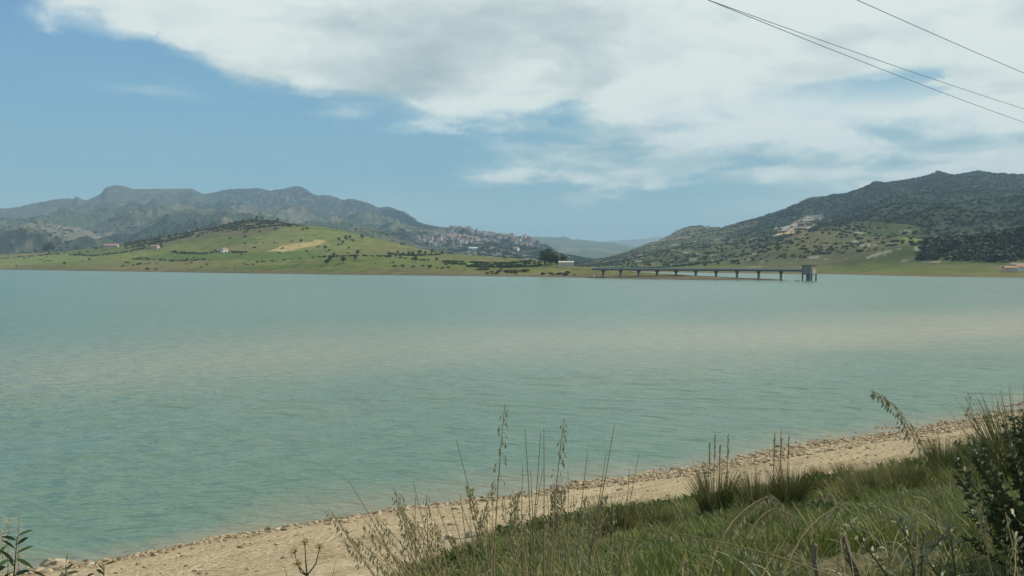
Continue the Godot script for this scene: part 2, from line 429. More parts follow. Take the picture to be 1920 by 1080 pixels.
func set_sky() -> void:
	var W := 4096
	var Hh := 2048
	var data := PackedByteArray()
	data.resize(W * Hh * 3)
	var n1 := FastNoiseLite.new()
	make_noise(n1, FastNoiseLite.TYPE_SIMPLEX_SMOOTH, 1.5, 6, 41)
	n1.fractal_gain = 0.55
	n1.domain_warp_enabled = true
	n1.domain_warp_amplitude = 0.35
	n1.domain_warp_frequency = 1.2
	var n2 := FastNoiseLite.new()
	make_noise(n2, FastNoiseLite.TYPE_SIMPLEX_SMOOTH, 0.35, 3, 77)
	var n3 := FastNoiseLite.new()
	make_noise(n3, FastNoiseLite.TYPE_SIMPLEX_SMOOTH, 5.0, 4, 15)
	# lower rim of the large cloud: azimuth and elevation in degrees
	var rim := [-40.0,19.0, -29.0,16.0, -24.4,13.0, -23.2,12.0, -21.0,11.7, -19.6,11.0, -17.6,10.8, -15.9,9.9, -15.0,9.2, -13.6,8.7, -12.3,8.6, -11.8,8.9, -10.5,8.6, -7.5,8.1, -1.7,7.7, 3.0,7.6, 9.0,7.3, 16.0,7.1, 26.0,6.4, 40.0,6.0, 60.0,7.0]
	var ground := Color8(120, 135, 125)
	for y in Hh:
		var el := 90.0 - (y + 0.5) / Hh * 180.0
		var o := y * W * 3
		if el < -0.3:
			for x in W:
				data[o] = ground.r8
				data[o + 1] = ground.g8
				data[o + 2] = ground.b8
				o += 3
			continue
		var step := 1 if el < 15.0 else (4 if el < 60.0 else 16)
		if y % mini(step, 4) != 0 and step > 1:
			for q in W * 3:
				data[o + q] = data[o + q - W * 3]
			continue
		var air := sky_air(el)
		var ce := cos(deg_to_rad(el))
		var se := sin(deg_to_rad(el))
		var low := 1.0 / (se + 0.16)
		var x := 0
		while x < W:
			var az := (x + 0.5) / W * 360.0
			if az > 180.0:
				az -= 360.0
			var st := step if absf(az) < 34.0 else maxi(step, 2)
			var a := deg_to_rad(az)
			var px := sin(a) * ce * low
			var pz := -cos(a) * ce * low
			var f := n1.get_noise_2d(px, pz) * 1.5
			var g := n2.get_noise_2d(px + 9.0, pz * 1.3)
			var hi := n3.get_noise_2d(px, pz)
			# open cloud field elsewhere, the photographed bank ahead
			var open := 0.45 + g * 1.6 + f * 0.9 - 0.5 * smoothstep(6.0, 0.0, el)
			var here := smoothstep(48.0, 30.0, absf(az)) * smoothstep(26.0, 15.0, el)
			var cover := open
			var veil := 0.0
			var gapped := 0.0
			if here > 0.0:
				var d := (el - curve(rim, az)) / 1.25 + f * 0.95 + g * 0.3 + 0.1
				var gap := exp(-pow((az - 21.5 + g * 5.0) / 7.5, 2.0) - pow((el - 9.2 - (az - 20.5) * 0.06 + f * 1.2) / 1.0, 2.0))
				d -= gap * (2.3 + f * 3.0)
				gapped = gap
				var gap2 := exp(-pow((az - 26.0) / 4.0, 2.0) - pow((el - 11.6) / 0.8, 2.0))
				d -= gap2 * 2.0
				cover = lerpf(open, minf(d, 1.6), here)
				veil = smoothstep(-3.5, 4.0, az + f * 4.0) * smoothstep(3.2, 4.9, el + f * 1.1 - 0.02 * az) * smoothstep(10.5, 8.0, el) * (0.82 + f * 0.6 + g * 0.2)
				veil += 0.55 * smoothstep(8.0, 18.0, az) * smoothstep(0.0, 4.0, el) * smoothstep(6.0, 4.0, el)
				veil += 0.22 * smoothstep(-8.0, 6.0, az) * smoothstep(4.5, 1.5, el)
				veil += 0.28 * exp(-pow((az + 7.0) / 5.0, 2.0) - pow((el - 2.7 + f * 0.4) / 0.8, 2.0))
				veil += 0.3 * exp(-pow((az + 18.3) / 2.2, 2.0) - pow((el - 8.6 + 0.14 * (az + 18.3) + f * 0.5) / 0.3, 2.0))
				veil *= here
			var al := smoothstep(-0.5, 0.85, cover + hi * 0.22)
			al = 1.0 - (1.0 - al) * (1.0 - clampf(veil * (1.0 - 0.45 * clampf(gapped, 0.0, 1.0)), 0.0, 0.92))
			al *= 0.96
			var dark := clampf(0.32 + g * 0.9 - f * 0.55 - hi * 0.2, 0.0, 1.0)
			if here > 0.0:
				var d2 := 0.66 * exp(-pow((az + 4.2 + (el - 10.5) * -0.9) / 3.6, 2.0) - pow((el - 10.6) / 3.2, 2.0)) + 0.3 * smoothstep(8.0, 5.0, el) - 0.12 * smoothstep(4.0, 12.0, az) - f * 0.5 - hi * 0.2 + g * 0.15
				# the thick rim and the flank towards the sun stay pale
				d2 -= 0.35 * exp(-pow((el - curve(rim, az) - 0.5) / 0.5, 2.0)) * smoothstep(-9.0, -5.0, az)
				dark = lerpf(dark, clampf(d2 + 0.1, 0.0, 1.0), here)
			var r := lerpf(air.r, lerpf(0.885, 0.66, dark), al)
			var gg := lerpf(air.g, lerpf(0.915, 0.725, dark), al)
			var b := lerpf(air.b, lerpf(0.895, 0.735, dark), al)
			for q in mini(st, W - x):
				data[o] = int(r * 255.0)
				data[o + 1] = int(gg * 255.0)
				data[o + 2] = int(b * 255.0)
				o += 3
			x += st
	var env := Environment.new()
	env.background_mode = Environment.BG_SKY
	var sky := Sky.new()
	var pano := PanoramaSkyMaterial.new()
	pano.panorama = ImageTexture.create_from_image(Image.create_from_data(W, Hh, false, Image.FORMAT_RGB8, data))
	sky.sky_material = pano
	env.sky = sky
	env.tonemap_mode = Environment.TONE_MAPPER_LINEAR
	env.tonemap_exposure = 1.1
	env.sdfgi_enabled = true
	env.ssao_enabled = true
	env.ssil_enabled = true
	env.fog_enabled = true
	env.fog_density = 0.00012
	env.fog_light_color = Color(0.74, 0.90, 1.0)
	var we := WorldEnvironment.new()
	we.name = "environment"
	we.environment = env
	add_child(we)

func build_land() -> void:
	var soil := tinted(1.0, 0.1)
	add_sheet("peninsula", PENINSULA, [0.0, 0.0, 0.05, 0.05, 0.25, 0.2, 0.6, 0.55, 0.85, 0.9, 1.0, 1.0], 9.0, -0.12, 0.12, n_hill, 45.0)
	add_sheet("left", LEFT_RANGE, [0.0, 0.0, 0.15, 0.06, 0.4, 0.24, 0.6, 0.42, 0.80, 0.60, 0.86, 0.68, 0.90, 0.9, 0.95, 0.96, 1.0, 1.0], 88.0, 4.0, 0.3, n_hill, 330.0)
	add_sheet("valley", VALLEY_HILLS, [0.0, 0.0, 0.5, 0.45, 1.0, 1.0], 60.0, 10.0, 0.2, n_hill, 200.0)
	add_sheet("far", FAR_HILLS, [0.0, 0.0, 0.5, 0.5, 1.0, 1.0], 60.0, 10.0, 0.2, n_hill, 200.0)
	add_sheet("right", RIGHT_MOUNTAIN, [0.0, 0.0, 0.04, 0.02, 0.12, 0.04, 0.3, 0.17, 0.55, 0.45, 0.8, 0.8, 0.93, 0.96, 1.0, 1.0], 40.0, -0.3, 0.25, n_hill, 200.0)
	var rows := row_list(-0.05, 0.1, 24) + row_list(0.107, 1.0, 90) + row_list(1.05, 2.4, 8)
	structure("peninsula", build_sheet("peninsula", 460, rows, paint_peninsula).mesh(), soil)
	rows = row_list(0.0, 1.0, 170) + row_list(1.02, 1.4, 6)
	structure("mountain_range", build_sheet("left", 760, rows, paint_left).mesh(), soil)
	rows = row_list(0.0, 1.0, 40) + [1.1, 1.3]
	structure("valley_hills", build_sheet("valley", 160, rows, paint_valley).mesh(), soil)
	structure("far_hills", build_sheet("far", 120, rows, paint_valley).mesh(), soil)
	rows = row_list(-0.02, 0.05, 20) + row_list(0.055, 1.0, 190) + row_list(1.02, 1.4, 6)
	structure("mountain", build_sheet("right", 480, rows, paint_right).mesh(), soil)
	# the near bank
	var g := Shape.new()
	var xs := []
	var zs := []
	for k in 260:
		xs.append(lerpf(-1.0, 1.0, k / 259.0))
	for k in 260:
		zs.append(lerpf(0.0, 1.0, k / 259.0))
	for a in xs:
		for b in zs:
			var d: float = -14.0 + 100.0 * pow(b, 1.6)
			var x: float = a * (16.0 + maxf(d, 0.0) * 0.72)
			g.v.append(Vector3(x, bank_at(x, -d), -d))
	for ix in 259:
		for ir in 259:
			var q := ix * 260 + ir
			g.i.append_array(PackedInt32Array([q, q + 1, q + 261, q, q + 261, q + 260]))
	g.smooth()
	g.c.resize(g.v.size())
	for q in g.v.size():
		g.c[q] = paint_bank(g.v[q], g.n[q], 0.0)
	var sand := tinted(1.0, 0.15)
	sand.albedo_texture = grain(0.03, 5, 8, 150, 255)
	sand.normal_enabled = true
	sand.normal_texture = relief(0.05, 5, 9, 5.0)
	sand.normal_scale = 0.8
	sand.uv1_triplanar = true
	sand.uv1_world_triplanar = true
	sand.uv1_scale = Vector3.ONE * 0.4
	structure("lake_shore", g.mesh(), sand)
	# the plain under everything
	var pl := PlaneMesh.new()
	pl.size = Vector2(27000, 27000)
	var o := structure("ground", pl, mat(Color(0.10, 0.11, 0.06), 1.0, 0.1))
	o.position = Vector3(0, -8, 0)

func build_water() -> void:
	var g := Shape.new()
	var nk := 300
	var rows := []
	var d := 9.0
	while d < 2600.0:
		rows.append(d)
		d += maxf(0.2, d * d * (0.00007 if d < 260.0 else 0.00016))
	var nr := rows.size()
	print("water rows ", nr)
	for ik in nk:
		var k := lerpf(-1.3, 1.3, float(ik) / (nk - 1))
		if absf(k) > 0.55:
			k = signf(k) * (0.55 + (absf(k) - 0.55) * 2.0)
		for r in rows:
			var x: float = k * r
			var fade: float = 1.0 - smoothstep(90.0, 260.0, r)
			var h := 0.0
			if fade > 0.0:
				var lane := 0.45 + 1.3 * smoothstep(-0.25, 0.35, n_fine.get_noise_2d(x * 0.7 + r * 0.5, r * 1.8))
				h = n_wave.get_noise_2d(x * 2.6 + r * 1.1, r * 8.0 + x * 1.6) * 0.075 * fade * lane
			g.v.append(Vector3(x, h, -r))
			g.uv.append(Vector2((x * 0.96 - r * 0.28) / 70.0, (r * 0.96 + x * 0.28) / 26.0))
	for ik in nk - 1:
		for ir in nr - 1:
			var q := ik * nr + ir
			g.i.append_array(PackedInt32Array([q, q + 1, q + nr + 1, q, q + nr + 1, q + nr]))
	g.smooth()
	g.c.resize(g.v.size())
	for q in g.v.size():
		g.c[q] = paint_water(g.v[q])
	var m := tinted(0.23, 0.2)
	m.normal_enabled = true
	m.normal_texture = relief(0.02, 5, 31, 6.0, 1024)
	m.normal_scale = 0.8
	structure("lake_water", g.mesh(), m)

# silt in the water
func paint_water(p: Vector3) -> Color:
	var d := -p.z
	var f := n_fine.get_noise_2d(p.x * 0.6, p.z * 0.25)
	var f2 := n_fine.get_noise_2d(p.x * 4.0, p.z * 4.0)
	var c := mix3(Color(0.082, 0.15, 0.112), Color(0.097, 0.164, 0.12), 0.5 + f)
	var s := -inland(p.x, p.z)
	# the tan plume drifting across the lake
	var mid := 92.0 + p.x * 0.5 + f * 22.0
	var off := d - mid
	var band := exp(-pow(off / ((20.0 if off < 0.0 else 36.0) + f2 * 8.0), 2.0)) * smoothstep(-90.0, -10.0, p.x + f * 40.0)
	c = mix3(c, Color(0.23, 0.23, 0.16), band * (0.62 + 0.28 * smoothstep(-10.0, 45.0, p.x)))
	c = mix3(c, Color(0.21, 0.19, 0.12), smoothstep(4.0 + f2 * 4.0, 0.0, s) * 0.7)
	return c

const STALKS := [-0.765,6.983,-5.000,-0.510,6.605,-4.750,0, -0.480,6.935,-5.200,-0.317,6.546,-4.950,0, -0.249,7.204,-4.800,-0.102,6.664,-4.550,0, -0.326,6.785,-5.500,-0.231,6.458,-5.250,0, -0.030,7.394,-4.600,-0.056,6.723,-4.350,1, 0.060,7.221,-5.000,0.071,6.605,-4.750,0, 0.137,7.198,-5.100,0.058,6.576,-4.850,0, 0.143,7.259,-4.800,0.132,6.664,-4.550,0, 0.229,7.315,-4.700,0.187,6.693,-4.450,1, 0.056,6.932,-5.600,0.069,6.429,-5.350,0, 0.099,6.892,-5.700,0.109,6.400,-5.450,0, 0.171,6.860,-5.900,0.121,6.341,-5.650,0, 0.303,6.879,-5.800,0.250,6.370,-5.550,0, 0.368,7.081,-5.200,0.297,6.546,-4.950,0, 0.468,7.256,-4.900,0.311,6.635,-4.650,0, 0.476,7.037,-5.400,0.358,6.488,-5.150,0, 0.664,6.996,-5.600,0.548,6.429,-5.350,0, 0.658,6.840,-6.000,0.546,6.312,-5.750,0, 0.020,6.921,-5.000,0.005,6.605,-4.750,2, 0.207,6.917,-5.200,0.193,6.546,-4.950,2, 0.457,6.843,-5.300,0.378,6.517,-5.050,2, -0.677,6.823,-4.600,-0.467,6.723,-4.350,1, -0.649,6.821,-5.000,-0.403,6.605,-4.750,1, -0.568,6.803,-5.300,-0.404,6.517,-5.050,1, -0.474,6.795,-5.000,-0.308,6.605,-4.750,1, -0.356,6.746,-5.100,-0.266,6.576,-4.850,1, -0.154,6.693,-5.600,-0.147,6.429,-5.350,1, -0.231,6.675,-5.800,-0.180,6.370,-5.550,0, -0.096,6.785,-5.500,-0.079,6.458,-5.250,0, 1.738,7.379,-5.200,1.916,6.546,-4.950,3, 2.552,7.275,-6.000,2.533,6.312,-5.750,1, 3.396,7.037,-7.500,3.307,5.871,-7.250,1, 0.287,6.908,-5.000,0.261,6.605,-4.750,1, 0.323,6.904,-4.800,0.284,6.664,-4.550,1, 0.538,6.907,-4.400,0.777,6.781,-4.150,3, 0.587,6.893,-4.200,0.671,6.840,-3.950,1, 1.556,6.597,-6.500,1.655,6.165,-6.250,3, 0.472,6.859,-4.500,0.467,6.752,-4.250,1, 0.714,6.807,-4.400,0.653,6.781,-4.150,1, 1.892,6.943,-5.200,1.929,6.546,-4.950,1, 1.755,6.996,-4.600,1.651,6.723,-4.350,1, 2.082,6.952,-4.800,2.068,6.664,-4.550,1, 2.122,6.926,-4.600,2.043,6.723,-4.350,1, 2.075,6.885,-4.400,1.928,6.781,-4.150,1, 1.535,6.708,-5.000,1.495,6.605,-4.750,1, 1.294,6.711,-4.800,1.273,6.664,-4.550,1, -0.335,6.954,-4.679,-0.179,6.699,-4.429,0, -0.557,6.656,-6.182,-0.509,6.258,-5.932,0, -0.229,6.979,-4.711,-0.193,6.690,-4.461,0, -0.088,6.877,-5.553,-0.186,6.443,-5.303,1, 0.385,6.791,-5.529,0.412,6.450,-5.279,1, -0.386,6.728,-5.311,-0.363,6.514,-5.061,1, -0.344,6.501,-5.872,-0.214,6.349,-5.622,2, 0.392,6.766,-5.669,0.468,6.409,-5.419,1, 0.518,6.769,-5.478,0.460,6.465,-5.228,1, -0.010,6.741,-5.835,0.027,6.360,-5.585,0, -0.429,6.837,-5.362,-0.410,6.499,-5.112,1, 0.210,6.917,-4.520,0.244,6.746,-4.270,1, 0.242,6.904,-5.185,0.214,6.551,-4.935,2, -0.122,6.841,-4.582,-0.098,6.728,-4.332,0, 0.323,6.605,-5.952,0.334,6.326,-5.702,0, -0.211,6.983,-4.477,-0.086,6.759,-4.227,0, 0.770,6.510,-6.128,0.576,6.274,-5.878,0, -0.225,6.832,-5.573,-0.118,6.437,-5.323,2, 0.234,6.579,-6.009,0.304,6.309,-5.759,1, -0.379,6.720,-4.996,-0.291,6.606,-4.746,0, -0.139,6.703,-5.848,-0.077,6.356,-5.598,1, 0.201,6.713,-6.050,0.174,6.297,-5.800,0, -0.626,6.817,-5.618,-0.416,6.424,-5.368,1, 0.228,6.833,-4.979,0.177,6.611,-4.729,0, -0.359,6.739,-5.137,-0.314,6.565,-4.887,1, 0.019,6.997,-4.466,0.044,6.762,-4.216,1, 0.078,6.920,-4.788,0.014,6.667,-4.538,1, -0.503,6.975,-4.775,-0.377,6.671,-4.525,1, -0.045,6.682,-6.004,-0.014,6.310,-5.754,1, 0.350,6.651,-6.022,0.166,6.305,-5.772,0, 0.004,6.728,-5.973,0.079,6.320,-5.723,1, -0.096,6.628,-5.556,-0.102,6.442,-5.306,1, 0.168,6.826,-4.883,0.097,6.640,-4.633,1, 0.593,6.426,-6.131,0.651,6.273,-5.881,1, -0.935,6.701,-5.562,-0.671,6.440,-5.312,1, -0.481,6.786,-5.162,-0.376,6.558,-4.912,1, -0.567,6.762,-4.662,-0.372,6.704,-4.412,1, -0.938,6.752,-5.452,-0.674,6.473,-5.202,1, -0.871,6.583,-5.453,-0.628,6.472,-5.203,1, -0.661,6.769,-5.206,-0.426,6.545,-4.956,1, -0.720,6.712,-4.966,-0.488,6.615,-4.716,1, -0.529,6.825,-5.113,-0.427,6.572,-4.863,1, -0.601,6.846,-4.567,-0.392,6.732,-4.317,1, -0.612,6.900,-4.413,-0.420,6.778,-4.163,1, -0.518,6.829,-5.052,-0.302,6.590,-4.802,1, -0.645,6.873,-4.680,-0.440,6.699,-4.430,1, 1.453,6.970,-4.606,1.297,6.721,-4.356,3, 2.009,6.592,-5.149,1.970,6.562,-4.899,3, 1.749,6.731,-4.753,1.778,6.678,-4.503,1, 2.374,6.785,-5.405,2.299,6.486,-5.155,1, 2.146,6.801,-5.290,2.154,6.520,-5.040,1, 1.127,6.972,-4.704,0.986,6.692,-4.454,3, 1.344,6.605,-5.688,1.301,6.403,-5.438,1, 1.511,6.812,-4.928,1.455,6.626,-4.678,1, 2.305,6.579,-5.618,2.101,6.424,-5.368,3, 2.530,6.440,-5.808,2.438,6.368,-5.558,3, 1.378,6.559,-5.503,1.246,6.457,-5.253,1, 1.534,6.448,-6.175,1.576,6.260,-5.925,1, 0.898,6.675,-5.856,1.006,6.354,-5.606,1, 1.440,6.664,-5.829,1.285,6.362,-5.579,3]
const TREES := [-219,1116,3.5,0, -176,1013,3.8,0, -187,979,2.4,0, -133,802,4.0,0, -130,769,4.3,0, -118,753,4.7,0, -131,759,3.8,0, -137,951,4.1,0, -111,762,2.8,0, -183,1137,4.2,1, -177,1144,5.0,1, -174,1154,4.3,1, -174,1107,3.4,1, -161,1160,5.0,1, -167,1133,3.5,1, -104,979,3.0,2, -109,951,2.9,2, -95,938,3.5,2, -92,956,4.2,2, -87,945,4.1,2, -83,964,4.2,2, -77,954,3.6,2, -72,968,3.6,2, -70,781,4.4,2, -56,802,3.0,2, -60,930,2.9,2, -713,1644,9.2,3, -704,1635,14.2,3, -693,1625,8.1,3, -739,1667,5.2,3, -462,1110,4.1,0, -635,1570,3.9,0, -524,1401,3.5,0, -392,1181,4.4,0, -381,1167,3.6,0, -395,1181,3.7,0, -294,1066,2.6,0, -246,977,2.4,0, -254,894,2.2,0, -339,1396,6.1,4, -343,1446,7.2,4, -334,1439,6.2,4, -311,1366,5.1,4, -354,1413,5.3,4, -309,1419,6.2,4, -357,1386,5.2,4, -362,1379,5.1,4, -265,1203,3.7,0, -280,1216,3.8,0, -361,1348,5.0,4, -373,1356,5.0,4, -382,1353,5.0,4, -415,1420,6.2,4, -426,1409,5.2,4, -442,1415,5.3,4, -493,1468,5.5,4, -402,1329,4.1,0, -351,1203,3.7,0, -476,1454,4.5,4, 22,709,11.3,5, 25,701,9.7,5, 29,692,7.6,5, 33,699,8.0,5, 36,679,4.2,5, -552,1373,3.4,0, -539,1367,3.4,0, -536,1386,4.3,0, -530,1387,3.4,0, -486,1353,4.2,4, -469,1332,4.1,4]
const TOWN := [-247,2453, -265,2885, -260,3274, -198,3282, -213,3579, -157,3520, -66,3320, -16,3200, 61,3074, 75,2913, 34,2740, 0,3011, -77,2596, -106,2377, -168,2417, -210,2492]
const LOWER_WOOD := [268,717, 288,759, 361,910, 432,1001, 489,1073, 514,1037, 600,900, 407,721, 357,632, 324,673, 299,693]

func poly(t: Array) -> PackedVector2Array:
	var p := PackedVector2Array()
	for k in t.size() / 2:
		p.append(Vector2(t[k * 2], t[k * 2 + 1]))
	return p

# ---- foliage shapes
func blob(seed_: int, rings: int, segs: int, rough: float) -> Shape:
	var nn := FastNoiseLite.new()
	make_noise(nn, FastNoiseLite.TYPE_SIMPLEX_SMOOTH, 1.3, 3, seed_)
	var g := Shape.new()
	for a in rings + 1:
		var th := PI * a / rings
		for b in segs:
			var ph := TAU * b / segs
			var q := Vector3(sin(th) * cos(ph), cos(th), sin(th) * sin(ph))
			g.p(q * (1.0 + rough * nn.get_noise_3dv(q * 1.7)))
	for a in rings:
		for b in segs:
			var k := a * segs + b
			var k2 := a * segs + (b + 1) % segs
			g.i.append_array(PackedInt32Array([k, k2, k2 + segs, k, k2 + segs, k + segs]))
	return g

func crown_shape(seed_: int, lobes: int, leaves: int, leaf: float, squat: float) -> Shape:
	var r := RandomNumberGenerator.new()
	r.seed = seed_
	var g := Shape.new()
	var cs := []
	for k in lobes:
		var a := r.randf() * TAU
		var rad := r.randf_range(0.0, 0.26)
		cs.append([Vector3(cos(a) * rad, r.randf_range(0.2, 0.68) * squat + 0.1, sin(a) * rad), r.randf_range(0.16, 0.26)])
	for k in leaves:
		var c: Array = cs[k % lobes]
		var dir := Vector3(r.randfn(), r.randfn(), r.randfn()).normalized()
		var at: Vector3 = c[0] + dir * float(c[1]) * pow(r.randf(), 0.3) * Vector3(1, 0.85, 1)
		var u := Vector3(r.randfn(), r.randfn(), r.randfn()).normalized()
		var w := u.cross(dir + u * 0.3 + Vector3(0.01, 0, 0)).normalized()
		var s := leaf * r.randf_range(0.6, 1.3)
		g.ink = Color.WHITE * r.randf_range(0.7, 1.25)
		g.ink.a = 1.0
		g.quad(at - u * s, at + w * s * 0.6, at + u * s, at - w * s * 0.6)
	return g

func trunk_shape(seed_: int) -> Shape:
	var r := RandomNumberGenerator.new()
	r.seed = seed_
	var g := Shape.new()
	g.tube([Vector3(0, -0.08, 0), Vector3(0.01, 0.2, 0), Vector3(-0.01, 0.42, 0.01), Vector3(0.0, 0.62, 0)], [0.042, 0.032, 0.024, 0.01], 6)
	for k in 4:
		var a := TAU * k / 4.0 + r.randf()
		var o := Vector3(cos(a), 0, sin(a))
		g.tube([Vector3(0, 0.26 + 0.05 * k, 0), o * 0.1 + Vector3(0, 0.38 + 0.06 * k, 0), o * 0.22 + Vector3(0, 0.52 + 0.06 * k, 0)], [0.02, 0.014, 0.005], 5)
	return g

# ---- buildings
func gable(w: float, d: float, h: float, rise_: float, over: float) -> Array:
	var wall := Shape.new()
	wall.box(Vector3(-w / 2, -1.5, -d / 2), Vector3(w / 2, h, d / 2))
	for s in [-1.0, 1.0]:
		wall.tri(Vector3(s * w / 2, h, -d / 2), Vector3(s * w / 2, h + rise_, 0), Vector3(s * w / 2, h, d / 2))
	var roof := Shape.new()
	var e := over
	for s in [-1.0, 1.0]:
		var lo := h - e * rise_ / (d / 2) + 0.03
		var p0 := Vector3(-w / 2 - e, lo, s * (d / 2 + e))
		var p1 := Vector3(w / 2 + e, lo, s * (d / 2 + e))
		var p2 := Vector3(w / 2 + e, h + rise_ + 0.03, 0)
		var p3 := Vector3(-w / 2 - e, h + rise_ + 0.03, 0)
		var t := Vector3(0, 0.16, 0)
		roof.quad(p0, p1, p2, p3)
		roof.quad(p0 + t, p3 + t, p2 + t, p1 + t)
		roof.quad(p0, p0 + t, p1 + t, p1)
		roof.quad(p0, p3, p3 + t, p0 + t)
		roof.quad(p1, p1 + t, p2 + t, p2)
	return [wall, roof]

func opening(w: float, h: float, at: Vector3, turn: float, depth := 0.12) -> Shape:
	var g := Shape.new()
	g.box(Vector3(-w / 2, 0, -depth / 2), Vector3(w / 2, h, depth / 2))
	var b := Basis(Vector3.UP, turn)
	for k in g.v.size():
		g.v[k] = b * g.v[k] + at
	return g

func farmhouse(called: String, label: String, at: Vector3, turn: float, w: float, d: float, h: float, wall_mat: Material, roof_mat: Material, windows: int) -> void:
	var o := base(called, at, turn)
	tag(o, label, "house")
	var g := gable(w, d, h, d * 0.2, 0.3)
	put("wall", g[0].mesh(), wall_mat, o)
	var rf := put("roof", g[1].mesh(), roof_mat, o)
	var ch := Shape.new()
	ch.box(Vector3(w * 0.2, h + d * 0.08, -0.3), Vector3(w * 0.2 + 0.6, h + d * 0.2 + 0.8, 0.3))
	put("chimney", ch.mesh(), wall_mat, rf)
	for k in windows:
		var x := lerpf(-w * 0.4, w * 0.4, (k + 0.5) / windows)
		put("door" if k == windows / 2 else "window", opening(1.1, 2.1 if k == windows / 2 else 1.2, Vector3(x, 0.0 if k == windows / 2 else 1.0, d / 2), 0.0).mesh(), M.joinery, o)
	for s in [-1.0, 1.0]:
		put("window", opening(1.0, 1.2, Vector3(s * w / 2, 1.1, 0.0), PI / 2).mesh(), M.joinery, o)

func build_town() -> void:
	var walls := [Color(0.38, 0.30, 0.255), Color(0.44, 0.39, 0.33), Color(0.32, 0.285, 0.25), Color(0.56, 0.54, 0.5), Color(0.38, 0.27, 0.22)]
	var words := ["pinkish", "cream", "grey-brown", "whitewashed", "reddish"]
	var roofs := [mat(Color(0.25, 0.145, 0.11), 0.9), mat(Color(0.22, 0.155, 0.125), 0.9), mat(Color(0.29, 0.19, 0.145), 0.9)]
	var protos := []
	for k in 10:
		var w := 7.0 + (k % 4) * 1.6
		var h := 4.5 + (k % 3) * 1.7
		var g := gable(w, 7.0 + (k % 2) * 1.5, h, 1.5, 0.25)
		var m: ArrayMesh = g[0].mesh()
		m = g[1].mesh(m)
		var win := Shape.new()
		for fl in int(h / 2.6):
			for c in 3:
				var x := lerpf(-w * 0.32, w * 0.32, c / 2.0)
				for s in [-1.0, 1.0]:
					var dz: float = (7.0 + (k % 2) * 1.5) / 2.0
					win.box(Vector3(x - 0.5, 0.9 + fl * 2.7, s * dz - 0.06), Vector3(x + 0.5, 2.3 + fl * 2.7, s * dz + 0.06))
		m = win.mesh(m)
		protos.append([m, [mat(walls[k % 5], 0.9), roofs[k % 3], M.joinery], words[k % 5]])
	var area := poly(TOWN)
	var placed: Array[Vector2] = []
	var tries := 0
	while placed.size() < 296 and tries < 9000:
		tries += 1
		var q := Vector2(rng.randf_range(-270, 80), rng.randf_range(2370, 3590))
		if not Geometry2D.is_point_in_polygon(q, area):
			continue
		var ok := true
		for e in placed:
			if e.distance_to(q) < 9.5:
				ok = false
				break
		if not ok:
			continue
		placed.append(q)
		var pr: Array = protos[rng.randi() % 10]
		var o := put(next_name("town_house"), pr[0], pr[1])
		o.position = Vector3(q.x, land_at("left", q.x, q.y), -q.y)
		o.rotation.y = rng.randf_range(-0.5, 0.5) + (PI / 2 if rng.randf() < 0.4 else 0.0)
		o.scale = Vector3.ONE * rng.randf_range(0.85, 1.25)
		var where := "near the ridge above" if q.y > 3150.0 else ("at the lower edge of" if q.y < 2620.0 else "in the middle of")
		var size := "low" if o.scale.x < 0.95 else ("large" if o.scale.x > 1.14 else "small")
		tag(o, "%s %s tile-roofed house %s the crowded hillside town" % [size, pr[2], where], "house", "%s %s houses %s the town" % [size, pr[2], where])

